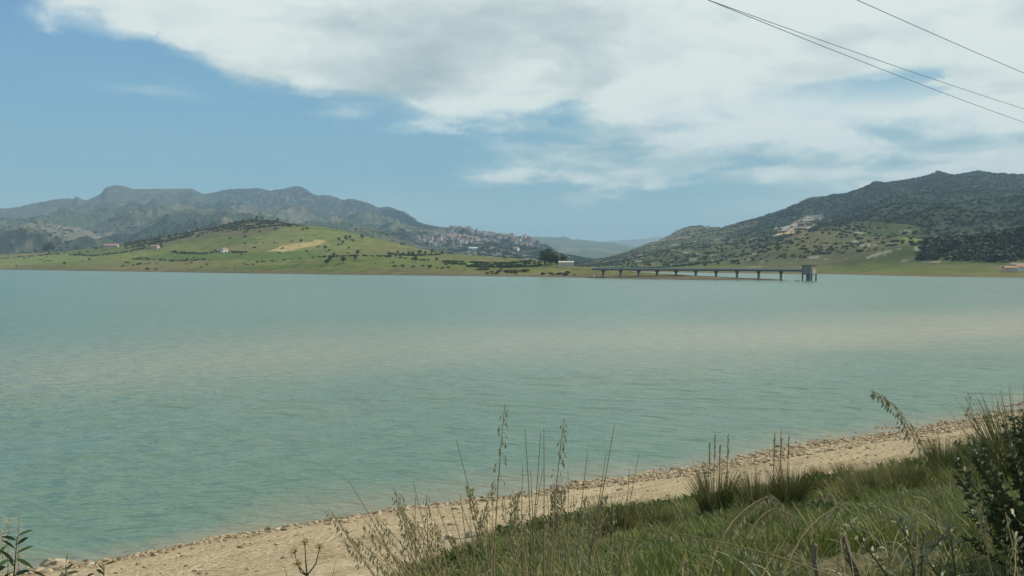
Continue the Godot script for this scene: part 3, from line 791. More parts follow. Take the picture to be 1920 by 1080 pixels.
# ---- the footbridge and its tower
func build_bridge() -> void:
	var a := Vector3(127.8, 0, -470)
	var b := Vector3(42.0, 0, -556)
	var run := b - a
	var length := run.length()
	var o := base("footbridge", a, atan2(-run.z, run.x))
	tag(o, "long narrow concrete footbridge on piers leading to the intake tower", "bridge")
	var top := 4.95
	var g := Shape.new()
	g.box(Vector3(-0.2, top - 0.35, -1.25), Vector3(length, top, 1.25))
	put("deck", g.mesh(), M.concrete, o)
	for s in [-1.0, 1.0]:
		g = Shape.new()
		g.box(Vector3(0, top - 1.0, s * 0.8 - 0.2), Vector3(length, top - 0.353, s * 0.8 + 0.2))
		put("girder", g.mesh(), M.dark_concrete, o)
		var r := Shape.new()
		r.box(Vector3(0, top + 0.003, s * 1.17 - 0.06), Vector3(length, top + 0.36, s * 1.17 + 0.06))
		var par := put("parapet", r.mesh(), M.white_paint, o)
		r = Shape.new()
		r.tube([Vector3(0, top + 1.0, s * 1.17), Vector3(length, top + 1.0, s * 1.17)], [0.035, 0.035], 6)
		put("handrail", r.mesh(), M.steel, par)
		for k in 54:
			var x := (k + 0.5) * length / 54.0
			r = Shape.new()
			r.tube([Vector3(x, top + 0.3, s * 1.17), Vector3(x, top + 1.0, s * 1.17)], [0.03, 0.03], 5)
			put("baluster", r.mesh(), M.steel, par)
	for k in 10:
		var x := (k + 1) * length / 10.6
		var at := a + run * x / length
		var foot := minf(maxf(land_at("peninsula", at.x, -at.z), -1.0), 3.0) - 0.8
		g = Shape.new()
		# hammerhead: column flaring into a cap
		var prof := [[foot, 0.4, 0.5], [top - 2.0, 0.36, 0.5], [top - 1.3, 0.42, 1.2], [top - 1.003, 0.42, 1.25]]
		if foot > top - 2.4:
			prof = [[foot, 0.4, 0.7], [top - 1.3, 0.42, 1.2], [top - 1.003, 0.42, 1.25]]
		for q in prof.size() - 1:
			var p0: Array = prof[q]
			var p1: Array = prof[q + 1]
			for f in 4:
				var c0 := [Vector2(-1, -1), Vector2(1, -1), Vector2(1, 1), Vector2(-1, 1)]
				var u: Vector2 = c0[f]
				var w: Vector2 = c0[(f + 1) % 4]
				g.quad(Vector3(x + u.x * p0[1], p0[0], u.y * p0[2]), Vector3(x + u.x * p1[1], p1[0], u.y * p1[2]), Vector3(x + w.x * p1[1], p1[0], w.y * p1[2]), Vector3(x + w.x * p0[1], p0[0], w.y * p0[2]))
		put("pier", g.mesh(), M.dark_concrete, o)
	var t := base("intake_tower", Vector3(129.5, 0, -468.2), atan2(-run.z, run.x))
	t.scale = Vector3(0.9, 0.97, 0.9)
	tag(t, "square concrete intake tower house standing on columns in the lake", "tower")
	g = Shape.new()
	g.box(Vector3(-2.6, 3.1, -2.6), Vector3(2.6, 6.9, 2.6))
	put("wall", g.mesh(), M.pale_concrete, t)
	g = Shape.new()
	g.box(Vector3(-2.85, 6.903, -2.85), Vector3(2.85, 7.15, 2.85))
	put("roof", g.mesh(), M.dark_concrete, t)
	g = Shape.new()
	g.box(Vector3(-2.8, 2.75, -2.8), Vector3(2.8, 3.097, 2.8))
	put("floor_slab", g.mesh(), M.dark_concrete, t)
	for p in [Vector2(-2.3, -2.3), Vector2(2.3, -2.3), Vector2(-2.3, 2.3), Vector2(2.3, 2.3), Vector2(0, 2.3), Vector2(0, -2.3)]:
		g = Shape.new()
		g.tube([Vector3(p.x, -3, p.y), Vector3(p.x, 2.75, p.y)], [0.36, 0.36], 10)
		put("column", g.mesh(), M.dark_concrete, t)
	g = Shape.new()
	g.tube([Vector3(0.3, -3, 0.2), Vector3(0.3, 2.75, 0.2)], [0.55, 0.55], 12)
	put("intake_pipe", g.mesh(), M.concrete, t)
	put("door", opening(1.1, 2.1, Vector3(-2.6, 3.2, 0), PI / 2).mesh(), M.joinery, t)
	put("window", opening(0.9, 1.0, Vector3(0, 4.6, 2.6), 0.0).mesh(), M.joinery, t)

# ---- far trees
func build_trees() -> void:
	var tints := [Color(0.05, 0.065, 0.028), Color(0.062, 0.078, 0.03), Color(0.042, 0.058, 0.03), Color(0.075, 0.085, 0.035)]
	var protos := []
	for k in 6:
		var m := tinted(0.95, 0.1)
		m.albedo_color = tints[k % 4].linear_to_srgb()
		m.backlight_enabled = true
		m.backlight = Color(0.25, 0.3, 0.1)
		protos.append([crown_shape(60 + k, 7 + k, 420, 0.055, 1.0 if k < 4 else 1.2).mesh(), trunk_shape(80 + k).mesh(), m])
	var labels := ["small dark tree standing alone on the green peninsula slope", "low tree in the thicket near the tan field", "bushy tree in the hedgerow at the foot of the peninsula hill", "tall dark tree of the windbreak in the flat fields", "small olive tree in the grove on the hilltop", "big dark tree beside the pale ruined house by the bridge"]
	var groups := ["single trees on the peninsula", "thicket by the tan field", "hedgerow trees", "windbreak trees", "hilltop grove", "big trees at the ruined house"]
	for k in TREES.size() / 4:
		var x: float = TREES[k * 4]
		var d: float = TREES[k * 4 + 1]
		var h: float = TREES[k * 4 + 2]
		var kind: int = TREES[k * 4 + 3]
		var pr: Array = protos[(k * 7) % 6]
		var o := base("tree", Vector3(x, land_at("peninsula", x, d), -d), rng.randf() * TAU)
		o.scale = Vector3(h * 1.25, h, h * 1.25) * rng.randf_range(0.9, 1.15) * (1.05 if kind == 5 else (0.75 if kind == 4 else 1.1))
		if kind == 5:
			o.position.y -= h * 0.16
		put("trunk", pr[1], M.bark, o)
		put("crown", pr[0], pr[2], o)
		var word: String = labels[kind]
		var set_name: String = groups[kind]
		var size := "tiny" if h < 3.2 else ("low" if h < 4.4 else "tall")
		if kind == 0:
			var spot := "near the lake shore" if d < 830.0 else ("beside the tan field" if x > -260.0 and d > 960.0 else ("by the small stone house" if x < -350.0 and x > -420.0 else ("in the flat fields near the peach farmhouse" if x < -420.0 else "on the open green slope")))
			word = "%s dark tree standing alone %s" % [size, spot]
			set_name = "%s lone trees %s" % [size, spot]
		elif kind == 4:
			word = "%s olive tree in the grove on the hilltop%s" % [size, " crest" if d > 1400.0 else " flank"]
			set_name = "%s trees of the hilltop grove%s" % [size, " crest" if d > 1400.0 else " flank"]
		elif kind == 2:
			word = size + " " + word
			set_name = size + " " + set_name
		tag(o, word, "tree", set_name)

func right_wood(x: float, d: float) -> float:
	var s: Dictionary = sheets["right"]
	var k := x / d
	var a := along(s, k)
	var v := (d - a.x) / (a.y - a.x)
	var f := n_fine.get_noise_2d(x * 0.5, -d * 0.5)
	return wood_share(k, v, f)

func build_masses() -> void:
	var leaf := tinted(0.95, 0.1)
	var b1 := crown_shape(5, 5, 70, 0.16, 0.7).mesh()
	var places := []
	var colors := []
	# wood on the mountain
	var tries := 0
	while places.size() < 40000 and tries < 200000:
		tries += 1
		var k := rng.randf_range(0.1, 0.62)
		var v := sqrt(rng.randf())
		var a := along(sheets["right"], k)
		var d := lerpf(a.x, a.y, v)
		var x := k * d
		var low := Geometry2D.is_point_in_polygon(Vector2(x, d), poly(LOWER_WOOD))
		if not low and rng.randf() > right_wood(x, d):
			continue
		var f2 := n_fine.get_noise_2d(x * 3.0 + 90.0, -d * 3.0)
		if not low and (f2 > 0.5 or Geometry2D.is_point_in_polygon(Vector2(x, d), poly(QUARRY)) and rng.randf() < 0.85 or Geometry2D.is_point_in_polygon(Vector2(x, d), poly(SAND_FIELD)) or Geometry2D.is_point_in_polygon(Vector2(x, d), poly(GREEN_FIELD))):
			continue
		var h := rng.randf_range(1.8, 3.6)
		places.append(Transform3D(Basis(Vector3.UP, rng.randf() * TAU).scaled(Vector3(h * 2.0, h, h * 2.0)), Vector3(x, rise(sheets["right"], a, k, d) - h * 0.15, -d)))
		var c := mix3(Color(0.036, 0.05, 0.03), Color(0.064, 0.076, 0.042), rng.randf())
		colors.append(c)
	for q in 3200:
		var pl := poly(LOWER_WOOD)
		var p := Vector2(rng.randf_range(260, 600), rng.randf_range(630, 1080))
		if Geometry2D.is_point_in_polygon(p, pl):
			var h := rng.randf_range(5.0, 9.0)
			places.append(Transform3D(Basis(Vector3.UP, rng.randf() * TAU).scaled(Vector3(h * 1.2, h, h * 1.2)), Vector3(p.x, land_at("right", p.x, p.y) - h * 0.12, -p.y)))
			colors.append(mix3(Color(0.05, 0.058, 0.034), Color(0.085, 0.082, 0.046), rng.randf()))
	scatter("forest", b1, leaf, places, colors, "dark wood covering the upper slopes of the mountain", "forest")
	# scattered scrub on the lower slopes
	places = []
	colors = []
	for q in 16000:
		var k := rng.randf_range(0.04, 0.6)
		var v := rng.randf_range(0.05, 0.7)
		var a := along(sheets["right"], k)
		var d := lerpf(a.x, a.y, v)
		var f := n_fine.get_noise_2d(k * d * 1.5, d * 1.5)
		if f < rng.randf_range(-0.5, 0.3) or (v < 0.06 and rng.randf() < 0.85):
			continue
		var h := rng.randf_range(1.2, 3.6)
		places.append(Transform3D(Basis(Vector3.UP, rng.randf() * TAU).scaled(Vector3(h * 1.6, h, h * 1.6)), Vector3(k * d, rise(sheets["right"], a, k, d) - h * 0.15, -d)))
		colors.append(mix3(Color(0.055, 0.07, 0.04), Color(0.1, 0.105, 0.06), rng.randf()))
	scatter("shrubbery", b1, leaf, places, colors, "olive trees and scrub dotted over the lower mountain slopes", "scrub")
	# woods and hedges of the far range
	places = []
	colors = []
	for q in 26000:
		var k := rng.randf_range(-0.55, 0.08)
		var v := pow(rng.randf(), 0.8) * 0.95
		var a := along(sheets["left"], k)
		var d := lerpf(a.x, a.y, v)
		var x := k * d
		var f := n_fine.get_noise_2d(x * 0.8, -d * 0.8)
		if f < rng.randf_range(-0.25, 0.35):
			continue
		var h := rng.randf_range(3.0, 7.0)
		places.append(Transform3D(Basis(Vector3.UP, rng.randf() * TAU).scaled(Vector3(h * 1.7, h, h * 1.5)), Vector3(x, rise(sheets["left"], a, k, d) - h * 0.15, -d)))
		colors.append(mix3(Color(0.036, 0.05, 0.03), Color(0.068, 0.078, 0.045), rng.randf()))
	scatter("woods", b1, leaf, places, colors, "woods and hedges dotted over the far mountain range", "woods")
	# low scrub and hedges of the peninsula
	places = []
	colors = []
	for q in 5200:
		var k := rng.randf_range(-0.48, 0.06)
		var v := rng.randf()
		var a := along(sheets["peninsula"], k)
		var d := lerpf(a.x, a.y, v)
		var x := k * d
		var f := n_fine.get_noise_2d(x * 1.3 + 70.0, -d * 2.6)
		var crest := smoothstep(0.72, 0.98, v) * smoothstep(-0.16, -0.24, k)
		var foot := smoothstep(0.32, 0.12, v) * smoothstep(-0.12, 0.0, k)
		if f < 0.34 - 0.5 * crest - 0.45 * foot + rng.randf() * 0.15:
			continue
		var h := rng.randf_range(0.8, 2.6)
		if rise(sheets["peninsula"], a, k, d) < 0.8:
			continue
		places.append(Transform3D(Basis(Vector3.UP, rng.randf() * TAU).scaled(Vector3(h * 1.7, h, h * 1.7)), Vector3(x, rise(sheets["peninsula"], a, k, d) - h * 0.15, -d)))
		colors.append(mix3(Color(0.05, 0.06, 0.028), Color(0.11, 0.1, 0.045), rng.randf()))
	for q in 2600:
		var k := rng.randf_range(-0.36, -0.19)
		var a := along(sheets["peninsula"], k)
		var d := lerpf(a.x, a.y, rng.randf_range(0.72, 1.0))
		if n_fine.get_noise_2d(k * d * 2.0, d * 1.2) < rng.randf_range(-0.3, 0.25) - 0.3 * smoothstep(0.04, 0.0, absf(k + 0.24)):
			continue
		var h := rng.randf_range(0.8, 2.8)
		places.append(Transform3D(Basis(Vector3.UP, rng.randf() * TAU).scaled(Vector3(h * 1.7, h, h * 1.7)), Vector3(k * d, rise(sheets["peninsula"], a, k, d) - h * 0.15, -d)))
		colors.append(mix3(Color(0.05, 0.058, 0.03), Color(0.1, 0.09, 0.048), rng.randf()))
	for e in [[-356, 1121, -248, 1019, 130], [-577, 1402, -413, 1173, 120], [-50, 799, 15, 760, 120], [-46, 769, 18, 735, 110], [-110, 965, -62, 935, 90], [-30, 735, 20, 705, 140], [-386, 1095, -271, 974, 60], [-741, 1556, -600, 1440, 70], [-420, 1190, -380, 1165, 40], [-200, 850, -60, 800, 45]]:
		for q in e[4]:
			var w := rng.randf()
			var x := lerpf(e[0], e[2], w) + rng.randfn() * 1.5
			var d := lerpf(e[1], e[3], w) + rng.randfn() * 2.5
			var h := rng.randf_range(0.9, 2.6)
			places.append(Transform3D(Basis(Vector3.UP, rng.randf() * TAU).scaled(Vector3(h * 1.6, h, h * 1.6)), Vector3(x, land_at("peninsula", x, d) - h * 0.15, -d)))
			colors.append(mix3(Color(0.045, 0.056, 0.028), Color(0.08, 0.085, 0.042), rng.randf()))
	scatter("undergrowth", b1, leaf, places, colors, "low scrub and hedges over the green peninsula", "scrub")

func build_far_houses() -> void:
	var peach := mat(Color(0.55, 0.42, 0.30), 0.9)
	var white := mat(Color(0.72, 0.71, 0.68), 0.9)
	var stone := mat(Color(0.42, 0.38, 0.31), 0.95)
	var tile := mat(Color(0.33, 0.19, 0.13), 0.9)
	var grey := mat(Color(0.5, 0.5, 0.49), 0.8)
	var at := func(sheet: String, x: float, d: float) -> Vector3: return Vector3(x, land_at(sheet, x, d), -d)
	farmhouse("farmhouse", "long peach farmhouse with tiled roof on the green peninsula", at.call("peninsula", -515, 1383), 0.1, 17, 8, 3.6, peach, tile, 5)
	farmhouse("farmhouse", "small stone house among dark trees on the peninsula slope", at.call("peninsula", -385, 1160), -0.2, 8, 6, 3.0, stone, tile, 3)
	farmhouse("farmhouse", "tiny cottage with a white gable below the hedge", at.call("peninsula", -281, 1050), 0.9, 6, 5, 2.8, white, tile, 2)
	farmhouse("ruined_house", "pale low house with dark openings under the big trees", at.call("peninsula", 33.5, 668), 0.05, 9, 4, 2.0, mat(Color(0.55, 0.52, 0.46), 0.95), stone, 5)
	farmhouse("white_shed", "long white shed in the fields below the town", at.call("left", -76, 2104), 0.1, 17, 9, 4.0, white, grey, 4)
	farmhouse("white_house", "white house alone at the lower edge of town", at.call("left", -116, 2483), 0.3, 9, 8, 6.0, white, tile, 3)
	farmhouse("white_house", "white block at the end of the town above the fields", at.call("left", 9, 2385), -0.6, 13, 7, 5.0, white, tile, 4)
	farmhouse("lakeside_house", "pinkish house with tiled roof on the meadow shore", at.call("right", 286, 618), 0.0, 6.5, 5, 2.3, peach, tile, 3)
	farmhouse("lakeside_house", "cream house with orange roof beside the pinkish house", at.call("right", 295, 622), 0.1, 7.5, 5, 2.5, white, mat(Color(0.34, 0.19, 0.12), 0.9), 3)
	var p := base("marker_post", Vector3(42.2, land_at("peninsula", 42.2, 556), -556), 0.2)
	tag(p, "short pale marker post at the water's edge of the peninsula", "post")
	var g := Shape.new()
	g.tube([Vector3(0, -0.5, 0), Vector3(0, 1.6, 0)], [0.35, 0.3], 8)
	put("post", g.mesh(), white, p)
	g = Shape.new()
	g.tube([Vector3(0, 1.6, 0), Vector3(0, 1.9, 0)], [0.42, 0.2], 8)
	put("cap", g.mesh(), M.dark_concrete, p)

# ---- stones
func rock_mesh(seed_: int, rings := 7, segs := 9) -> ArrayMesh:
	var g := blob(seed_, rings, segs, 0.55)
	var r := RandomNumberGenerator.new()
	r.seed = seed_
	for c in 5:
		var nrm := Vector3(r.randfn(), r.randfn(), r.randfn()).normalized()
		var cut := r.randf_range(0.55, 0.8)
		for k in g.v.size():
			var t := g.v[k].dot(nrm)
			if t > cut:
				g.v[k] -= nrm * (t - cut)
	return g.mesh()

func build_stones() -> void:
	var m := tinted(0.95, 0.2)
	m.albedo_texture = grain(0.05, 4, 18, 170, 255, 256)
	m.uv1_triplanar = true
	m.uv1_world_triplanar = true
	m.uv1_scale = Vector3.ONE * 4.0
	var rocks := []
	for k in 5:
		rocks.append(rock_mesh(200 + k))
	var lists := [[], [], []]
	var cols := [[], [], []]
	for q in 24000:
		var x := -24.0 + 64.0 * rng.randf()
		var wide := lerpf(0.8, 5.5, smoothstep(-4.0, 20.0, x))
		var s := rng.randf_range(-0.25, 1.0)
		if q % 5 and x < 2.0 and rng.randf() < 0.45:
			continue
		s = pow(absf(s), 1.3) * signf(s) * wide if q % 5 else rng.randf_range(0.0, 11.5)
		if q % 5 == 0 and x > 20.0:
			continue
		s += n_fine.get_noise_2d(x * 30.0, 7.0) * 0.9
		var d := curve(SHORE, x) - s / 0.78
		var sz := 0.011 + 0.06 * pow(rng.randf(), 4.5)
		if q % 5 == 0:
			sz *= 0.7
		var b := Basis(Vector3(rng.randfn(), rng.randfn(), rng.randfn()).normalized(), rng.randf() * TAU).scaled(Vector3(1.2, 0.8, 1.0) * sz * 1.5)
		lists[q % 3].append(Transform3D(b, Vector3(x, maxf(bank_at(x, -d), -0.03) + sz * 0.12, -d)))
		cols[q % 3].append(mix3(Color(0.38, 0.295, 0.175), Color(0.66, 0.55, 0.37), rng.randf()) * (1.0 if rng.randf() > 0.15 else 0.5))
	for k in 3:
		scatter(["pebbles", "gravel", "rubble"][k], rocks[k], m, lists[k], cols[k], ["rounded pale pebbles washed up along the waterline", "flat pale pebbles between the washed up stones", "angular pale stones strewn along the beach"][k], "pebbles")
	var tones := [Color(0.55, 0.47, 0.33), Color(0.68, 0.62, 0.48), Color(0.42, 0.35, 0.24)]
	var mats := []
	for c in tones:
		var t := m.duplicate()
		t.vertex_color_use_as_albedo = false
		t.albedo_color = c.linear_to_srgb()
		mats.append(t)
	for k in 44:
		var x := rng.randf_range(-13.0, 26.0)
		var s := rng.randf_range(-0.3, 1.2) * lerpf(1.6, 4.0, smoothstep(-6.0, 22.0, x))
		var d := curve(SHORE, x) - s / 0.78
		var sz := rng.randf_range(0.05, 0.12)
		var o := put(next_name("beach_stone"), rocks[k % 5], mats[k % 3])
		o.transform = Transform3D(Basis(Vector3.UP, rng.randf() * TAU).scaled(Vector3(1.25, 0.7, 1.0) * sz), Vector3(x, maxf(bank_at(x, -d), -0.05) + sz * 0.1, -d))
		tag(o, ["large tan stone lying among the waterline pebbles", "large bleached stone lying among the waterline pebbles", "large brown stone lying among the waterline pebbles"][k % 3], "stone", "large stones along the waterline")
	for e in [[-12.15, 28.2, 0.33, 0, "big tan boulder at the water's edge by the reeds"], [-11.0, 26.4, 0.17, 0, "round tan boulder on the sand near the big tan boulder"], [8.4, 41.9, 0.13, 2, "dark stone standing in the shallow water"], [122.5, 462.0, 1.1, 2, "low dark rock breaking the surface beside the intake tower"], [-0.75, 21.6, 0.16, 0, "grey rock at the edge of the grass on the sand"], [-1.3, 21.9, 0.1, 1, "pale flat rock at the edge of the grass"]]:
		var o := put(next_name("boulder"), rock_mesh(int(300 + e[0] * 3), 10, 14), mats[e[3]])
		var y: float = maxf(bank_at(e[0], -e[1]), -0.08) + e[2] * 0.2 if e[1] < 100.0 else -0.25
		o.transform = Transform3D(Basis(Vector3.UP, e[0]).scaled(Vector3(1.3, 0.75, 1.0) * e[2]), Vector3(e[0], y, -e[1]))
		tag(o, e[4], "rock")

# ---- near plants
func blade(g: Shape, foot: Vector3, tip: Vector3, bend: Vector3, w: float, lo: Color, hi: Color, segs := 3) -> void:
	var dir := tip - foot
	var side := dir.cross(Vector3(bend.z, 0.2, -bend.x) + Vector3(0.01, 0, 0.02)).normalized() * w * 0.5
	var first := g.v.size()
	for k in segs + 1:
		var t := float(k) / segs
		var q := foot + dir * t + bend * t * t
		var ww := side * (1.0 - t * t * 0.95)
		g.ink = lo.lerp(hi, t)
		g.p(q - ww)
		g.p(q + ww)
	for k in segs:
		var q := first + k * 2
		g.i.append_array(PackedInt32Array([q, q + 2, q + 3, q, q + 3, q + 1]))

func tuft(seed_: int, count: int, h: float, spread: float, w: float, lo: Color, hi: Color) -> ArrayMesh:
	var r := RandomNumberGenerator.new()
	r.seed = seed_
	var g := Shape.new()
	for k in count:
		var a := r.randf() * TAU
		var o := Vector3(cos(a), 0, sin(a))
		var f := o * r.randf() * spread
		var hh := h * r.randf_range(0.5, 1.1)
		var lean := o * r.randf_range(0.05, 0.5) * hh
		blade(g, f + Vector3(0, -0.05, 0), f + lean * 0.4 + Vector3(0, hh, 0), lean + Vector3(0, -hh * 0.12, 0), w * r.randf_range(0.7, 1.3), lo, hi)
	return g.mesh()

func grass_mat() -> StandardMaterial3D:
	var m := tinted(0.75, 0.25)
	m.backlight_enabled = true
	m.backlight = Color(0.5, 0.55, 0.3)
	return m

func build_grass() -> void:
	var gm := grass_mat()
	var one := Color.WHITE
	var kinds := [
		tuft(1, 13, 0.15, 0.13, 0.014, one, one),
		tuft(2, 11, 0.22, 0.12, 0.013, one, one),
		tuft(3, 10, 0.22, 0.15, 0.010, one, one),
	]
	var tints := [[Color(0.16, 0.205, 0.06), Color(0.235, 0.265, 0.09)], [Color(0.18, 0.20, 0.07), Color(0.26, 0.26, 0.11)], [Color(0.22, 0.18, 0.09), Color(0.42, 0.36, 0.21)]]
	var lists := [[], [], []]
	var cols := [[], [], []]
	for q in 90000:
		var d := lerpf(3.0, 46.0, pow(rng.randf(), 0.8))
		var x := rng.randf_range(-0.3, 0.56) * d
		var s := inland(x, -d)
		var f := n_fine.get_noise_2d(x * 12.0, -d * 12.0)
		var edge := s + f * 1.6 - curve(GRASS_EDGE, x) + rng.randf_range(-0.7, 0.7)
		if edge < 0.0:
			continue
		var kind := 0 if f + rng.randf_range(-0.4, 0.4) < 0.05 else 1
		var dry := n_fine.get_noise_2d(x * 25.0 + 40.0, -d * 25.0)
		if edge < 1.0 or rng.randf() < 0.03 + 0.2 * smoothstep(0.1, 0.5, dry):
			kind = 2 if rng.randf() < 0.75 else kind
		var clump := n_fine.get_noise_2d(x * 55.0 + 7.0, -d * 55.0)
		if clump < -0.22 and rng.randf() < 0.75:
			continue
		var sc := rng.randf_range(0.5, 1.2) * (0.55 + 0.45 * smoothstep(0.0, 2.5, edge)) * (1.0 + clump * 1.2)
		var y := bank_at(x, -d)
		lists[kind].append(Transform3D(Basis(Vector3.UP, rng.randf() * TAU).scaled(Vector3(sc, sc * rng.randf_range(0.7, 1.2), sc)), Vector3(x, y, -d)))
		cols[kind].append(mix3(tints[kind][0], tints[kind][1], rng.randf() * 0.7 + 0.15 + dry * 0.6))
	for q in 90:
		var d := rng.randf_range(4.4, 6.4)
		var x := rng.randf_range(-0.1, 0.16) * d
		var sc := rng.randf_range(1.1, 1.5)
		lists[2].append(Transform3D(Basis(Vector3.UP, rng.randf() * TAU).scaled(Vector3(sc * 0.7, sc, sc * 0.7)), Vector3(x, bank_at(x, -d), -d)))
		cols[2].append(mix3(tints[2][0], tints[2][1], rng.randf()))
	print("grass ", lists[0].size(), " ", lists[1].size(), " ", lists[2].size())
	# broad-leaved weeds and bent blades whose pale colour paints in highlights on the grass
	var ros := Shape.new()
	for k in 9:
		var a := TAU * k / 9.0 + 0.3 * sin(k * 5.0)
		var o := Vector3(cos(a), 0, sin(a))
		var w := Vector3(-o.z, 0, o.x)
		var up := Vector3(0, 0.05 + 0.05 * (k % 3), 0)
		ros.quad(Vector3.ZERO, o * 0.06 + up + w * 0.028, o * 0.13 + up * 1.2, o * 0.06 + up - w * 0.028)
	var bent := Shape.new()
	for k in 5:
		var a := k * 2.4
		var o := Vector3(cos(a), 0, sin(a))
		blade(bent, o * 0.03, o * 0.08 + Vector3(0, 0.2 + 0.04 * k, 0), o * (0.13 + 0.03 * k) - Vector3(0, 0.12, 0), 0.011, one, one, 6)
	var weeds := []
	var weed_cols := []
	var pale := []
	var highlight_cols := []
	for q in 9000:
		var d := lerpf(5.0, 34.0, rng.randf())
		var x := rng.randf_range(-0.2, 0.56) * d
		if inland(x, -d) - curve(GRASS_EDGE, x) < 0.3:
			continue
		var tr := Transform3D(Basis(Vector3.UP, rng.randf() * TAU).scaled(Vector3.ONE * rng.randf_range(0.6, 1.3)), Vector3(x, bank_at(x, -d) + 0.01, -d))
		var patch := n_fine.get_noise_2d(x * 30.0 + 3.0, -d * 30.0)
		if q % 3 and patch > 0.02 and d > 9.0:
			weeds.append(tr)
			weed_cols.append(mix3(Color(0.10, 0.14, 0.05), Color(0.19, 0.2, 0.09), rng.randf()))
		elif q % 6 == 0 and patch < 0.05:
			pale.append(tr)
			highlight_cols.append(mix3(Color(0.36, 0.33, 0.2), Color(0.62, 0.58, 0.44), rng.randf()))  # bright blade tones stand in for sunlit highlights
	scatter("weeds", ros.mesh(), gm, weeds, weed_cols, "broad-leaved green weeds growing among the bank grass", "weeds")
	scatter("highlight_grass", bent.mesh(), gm, pale, highlight_cols, "bent grass blades with highlights painted into their pale colour on the green bank", "grass")
	scatter("grass", kinds[0], gm, lists[0], cols[0], "short green grass covering the lake bank", "grass")
	scatter("meadow_grass", kinds[1], gm, lists[1], cols[1], "longer olive green grass on the lake bank", "grass")
	scatter("dry_grass", kinds[2], gm, lists[2], cols[2], "dry straw coloured grass along the edge of the sand", "grass")

func rush(x: float, d: float, h: float, wide: float, count: int, brown: float, label: String) -> void:
	var r := RandomNumberGenerator.new()
	r.seed = int(x * 91.0 + d * 13.0)
	var o := base("rush_clump", Vector3(x, bank_at(x, -d), -d))
	tag(o, label, "rushes", "")
	var g := Shape.new()
	var lo := Color(0.085, 0.105, 0.036)
	var hi := mix3(Color(0.10, 0.12, 0.04), Color(0.20, 0.145, 0.065), brown)
	for k in count:
		var a := r.randf() * TAU
		var u := Vector3(cos(a), 0, sin(a))
		var f := u * sqrt(r.randf()) * wide * 0.4
		var hh := h * r.randf_range(0.55, 1.05)
		blade(g, f + Vector3(0, -0.08, 0), f + u * wide * r.randf_range(0.1, 0.6) + Vector3(0, hh, 0), u * r.randf_range(-0.05, 0.3) * h - Vector3(0, r.randf_range(0.0, 0.15), 0) * h, 0.011, lo, hi, 4)
	put("stems", g.mesh(), M.blades, o)
	var s := Shape.new()
	for k in int(count * 0.05):
		var a := r.randf() * TAU
		var u := Vector3(cos(a), 0, sin(a))
		var b := u * wide * 0.2
		blade(s, b, b + u * 0.12 + Vector3(0, h * r.randf_range(0.9, 1.15), 0), u * 0.05, 0.009, Color(0.2, 0.16, 0.08), Color(0.32, 0.26, 0.14), 2)
	put("dry_stems", s.mesh(), M.blades, o)

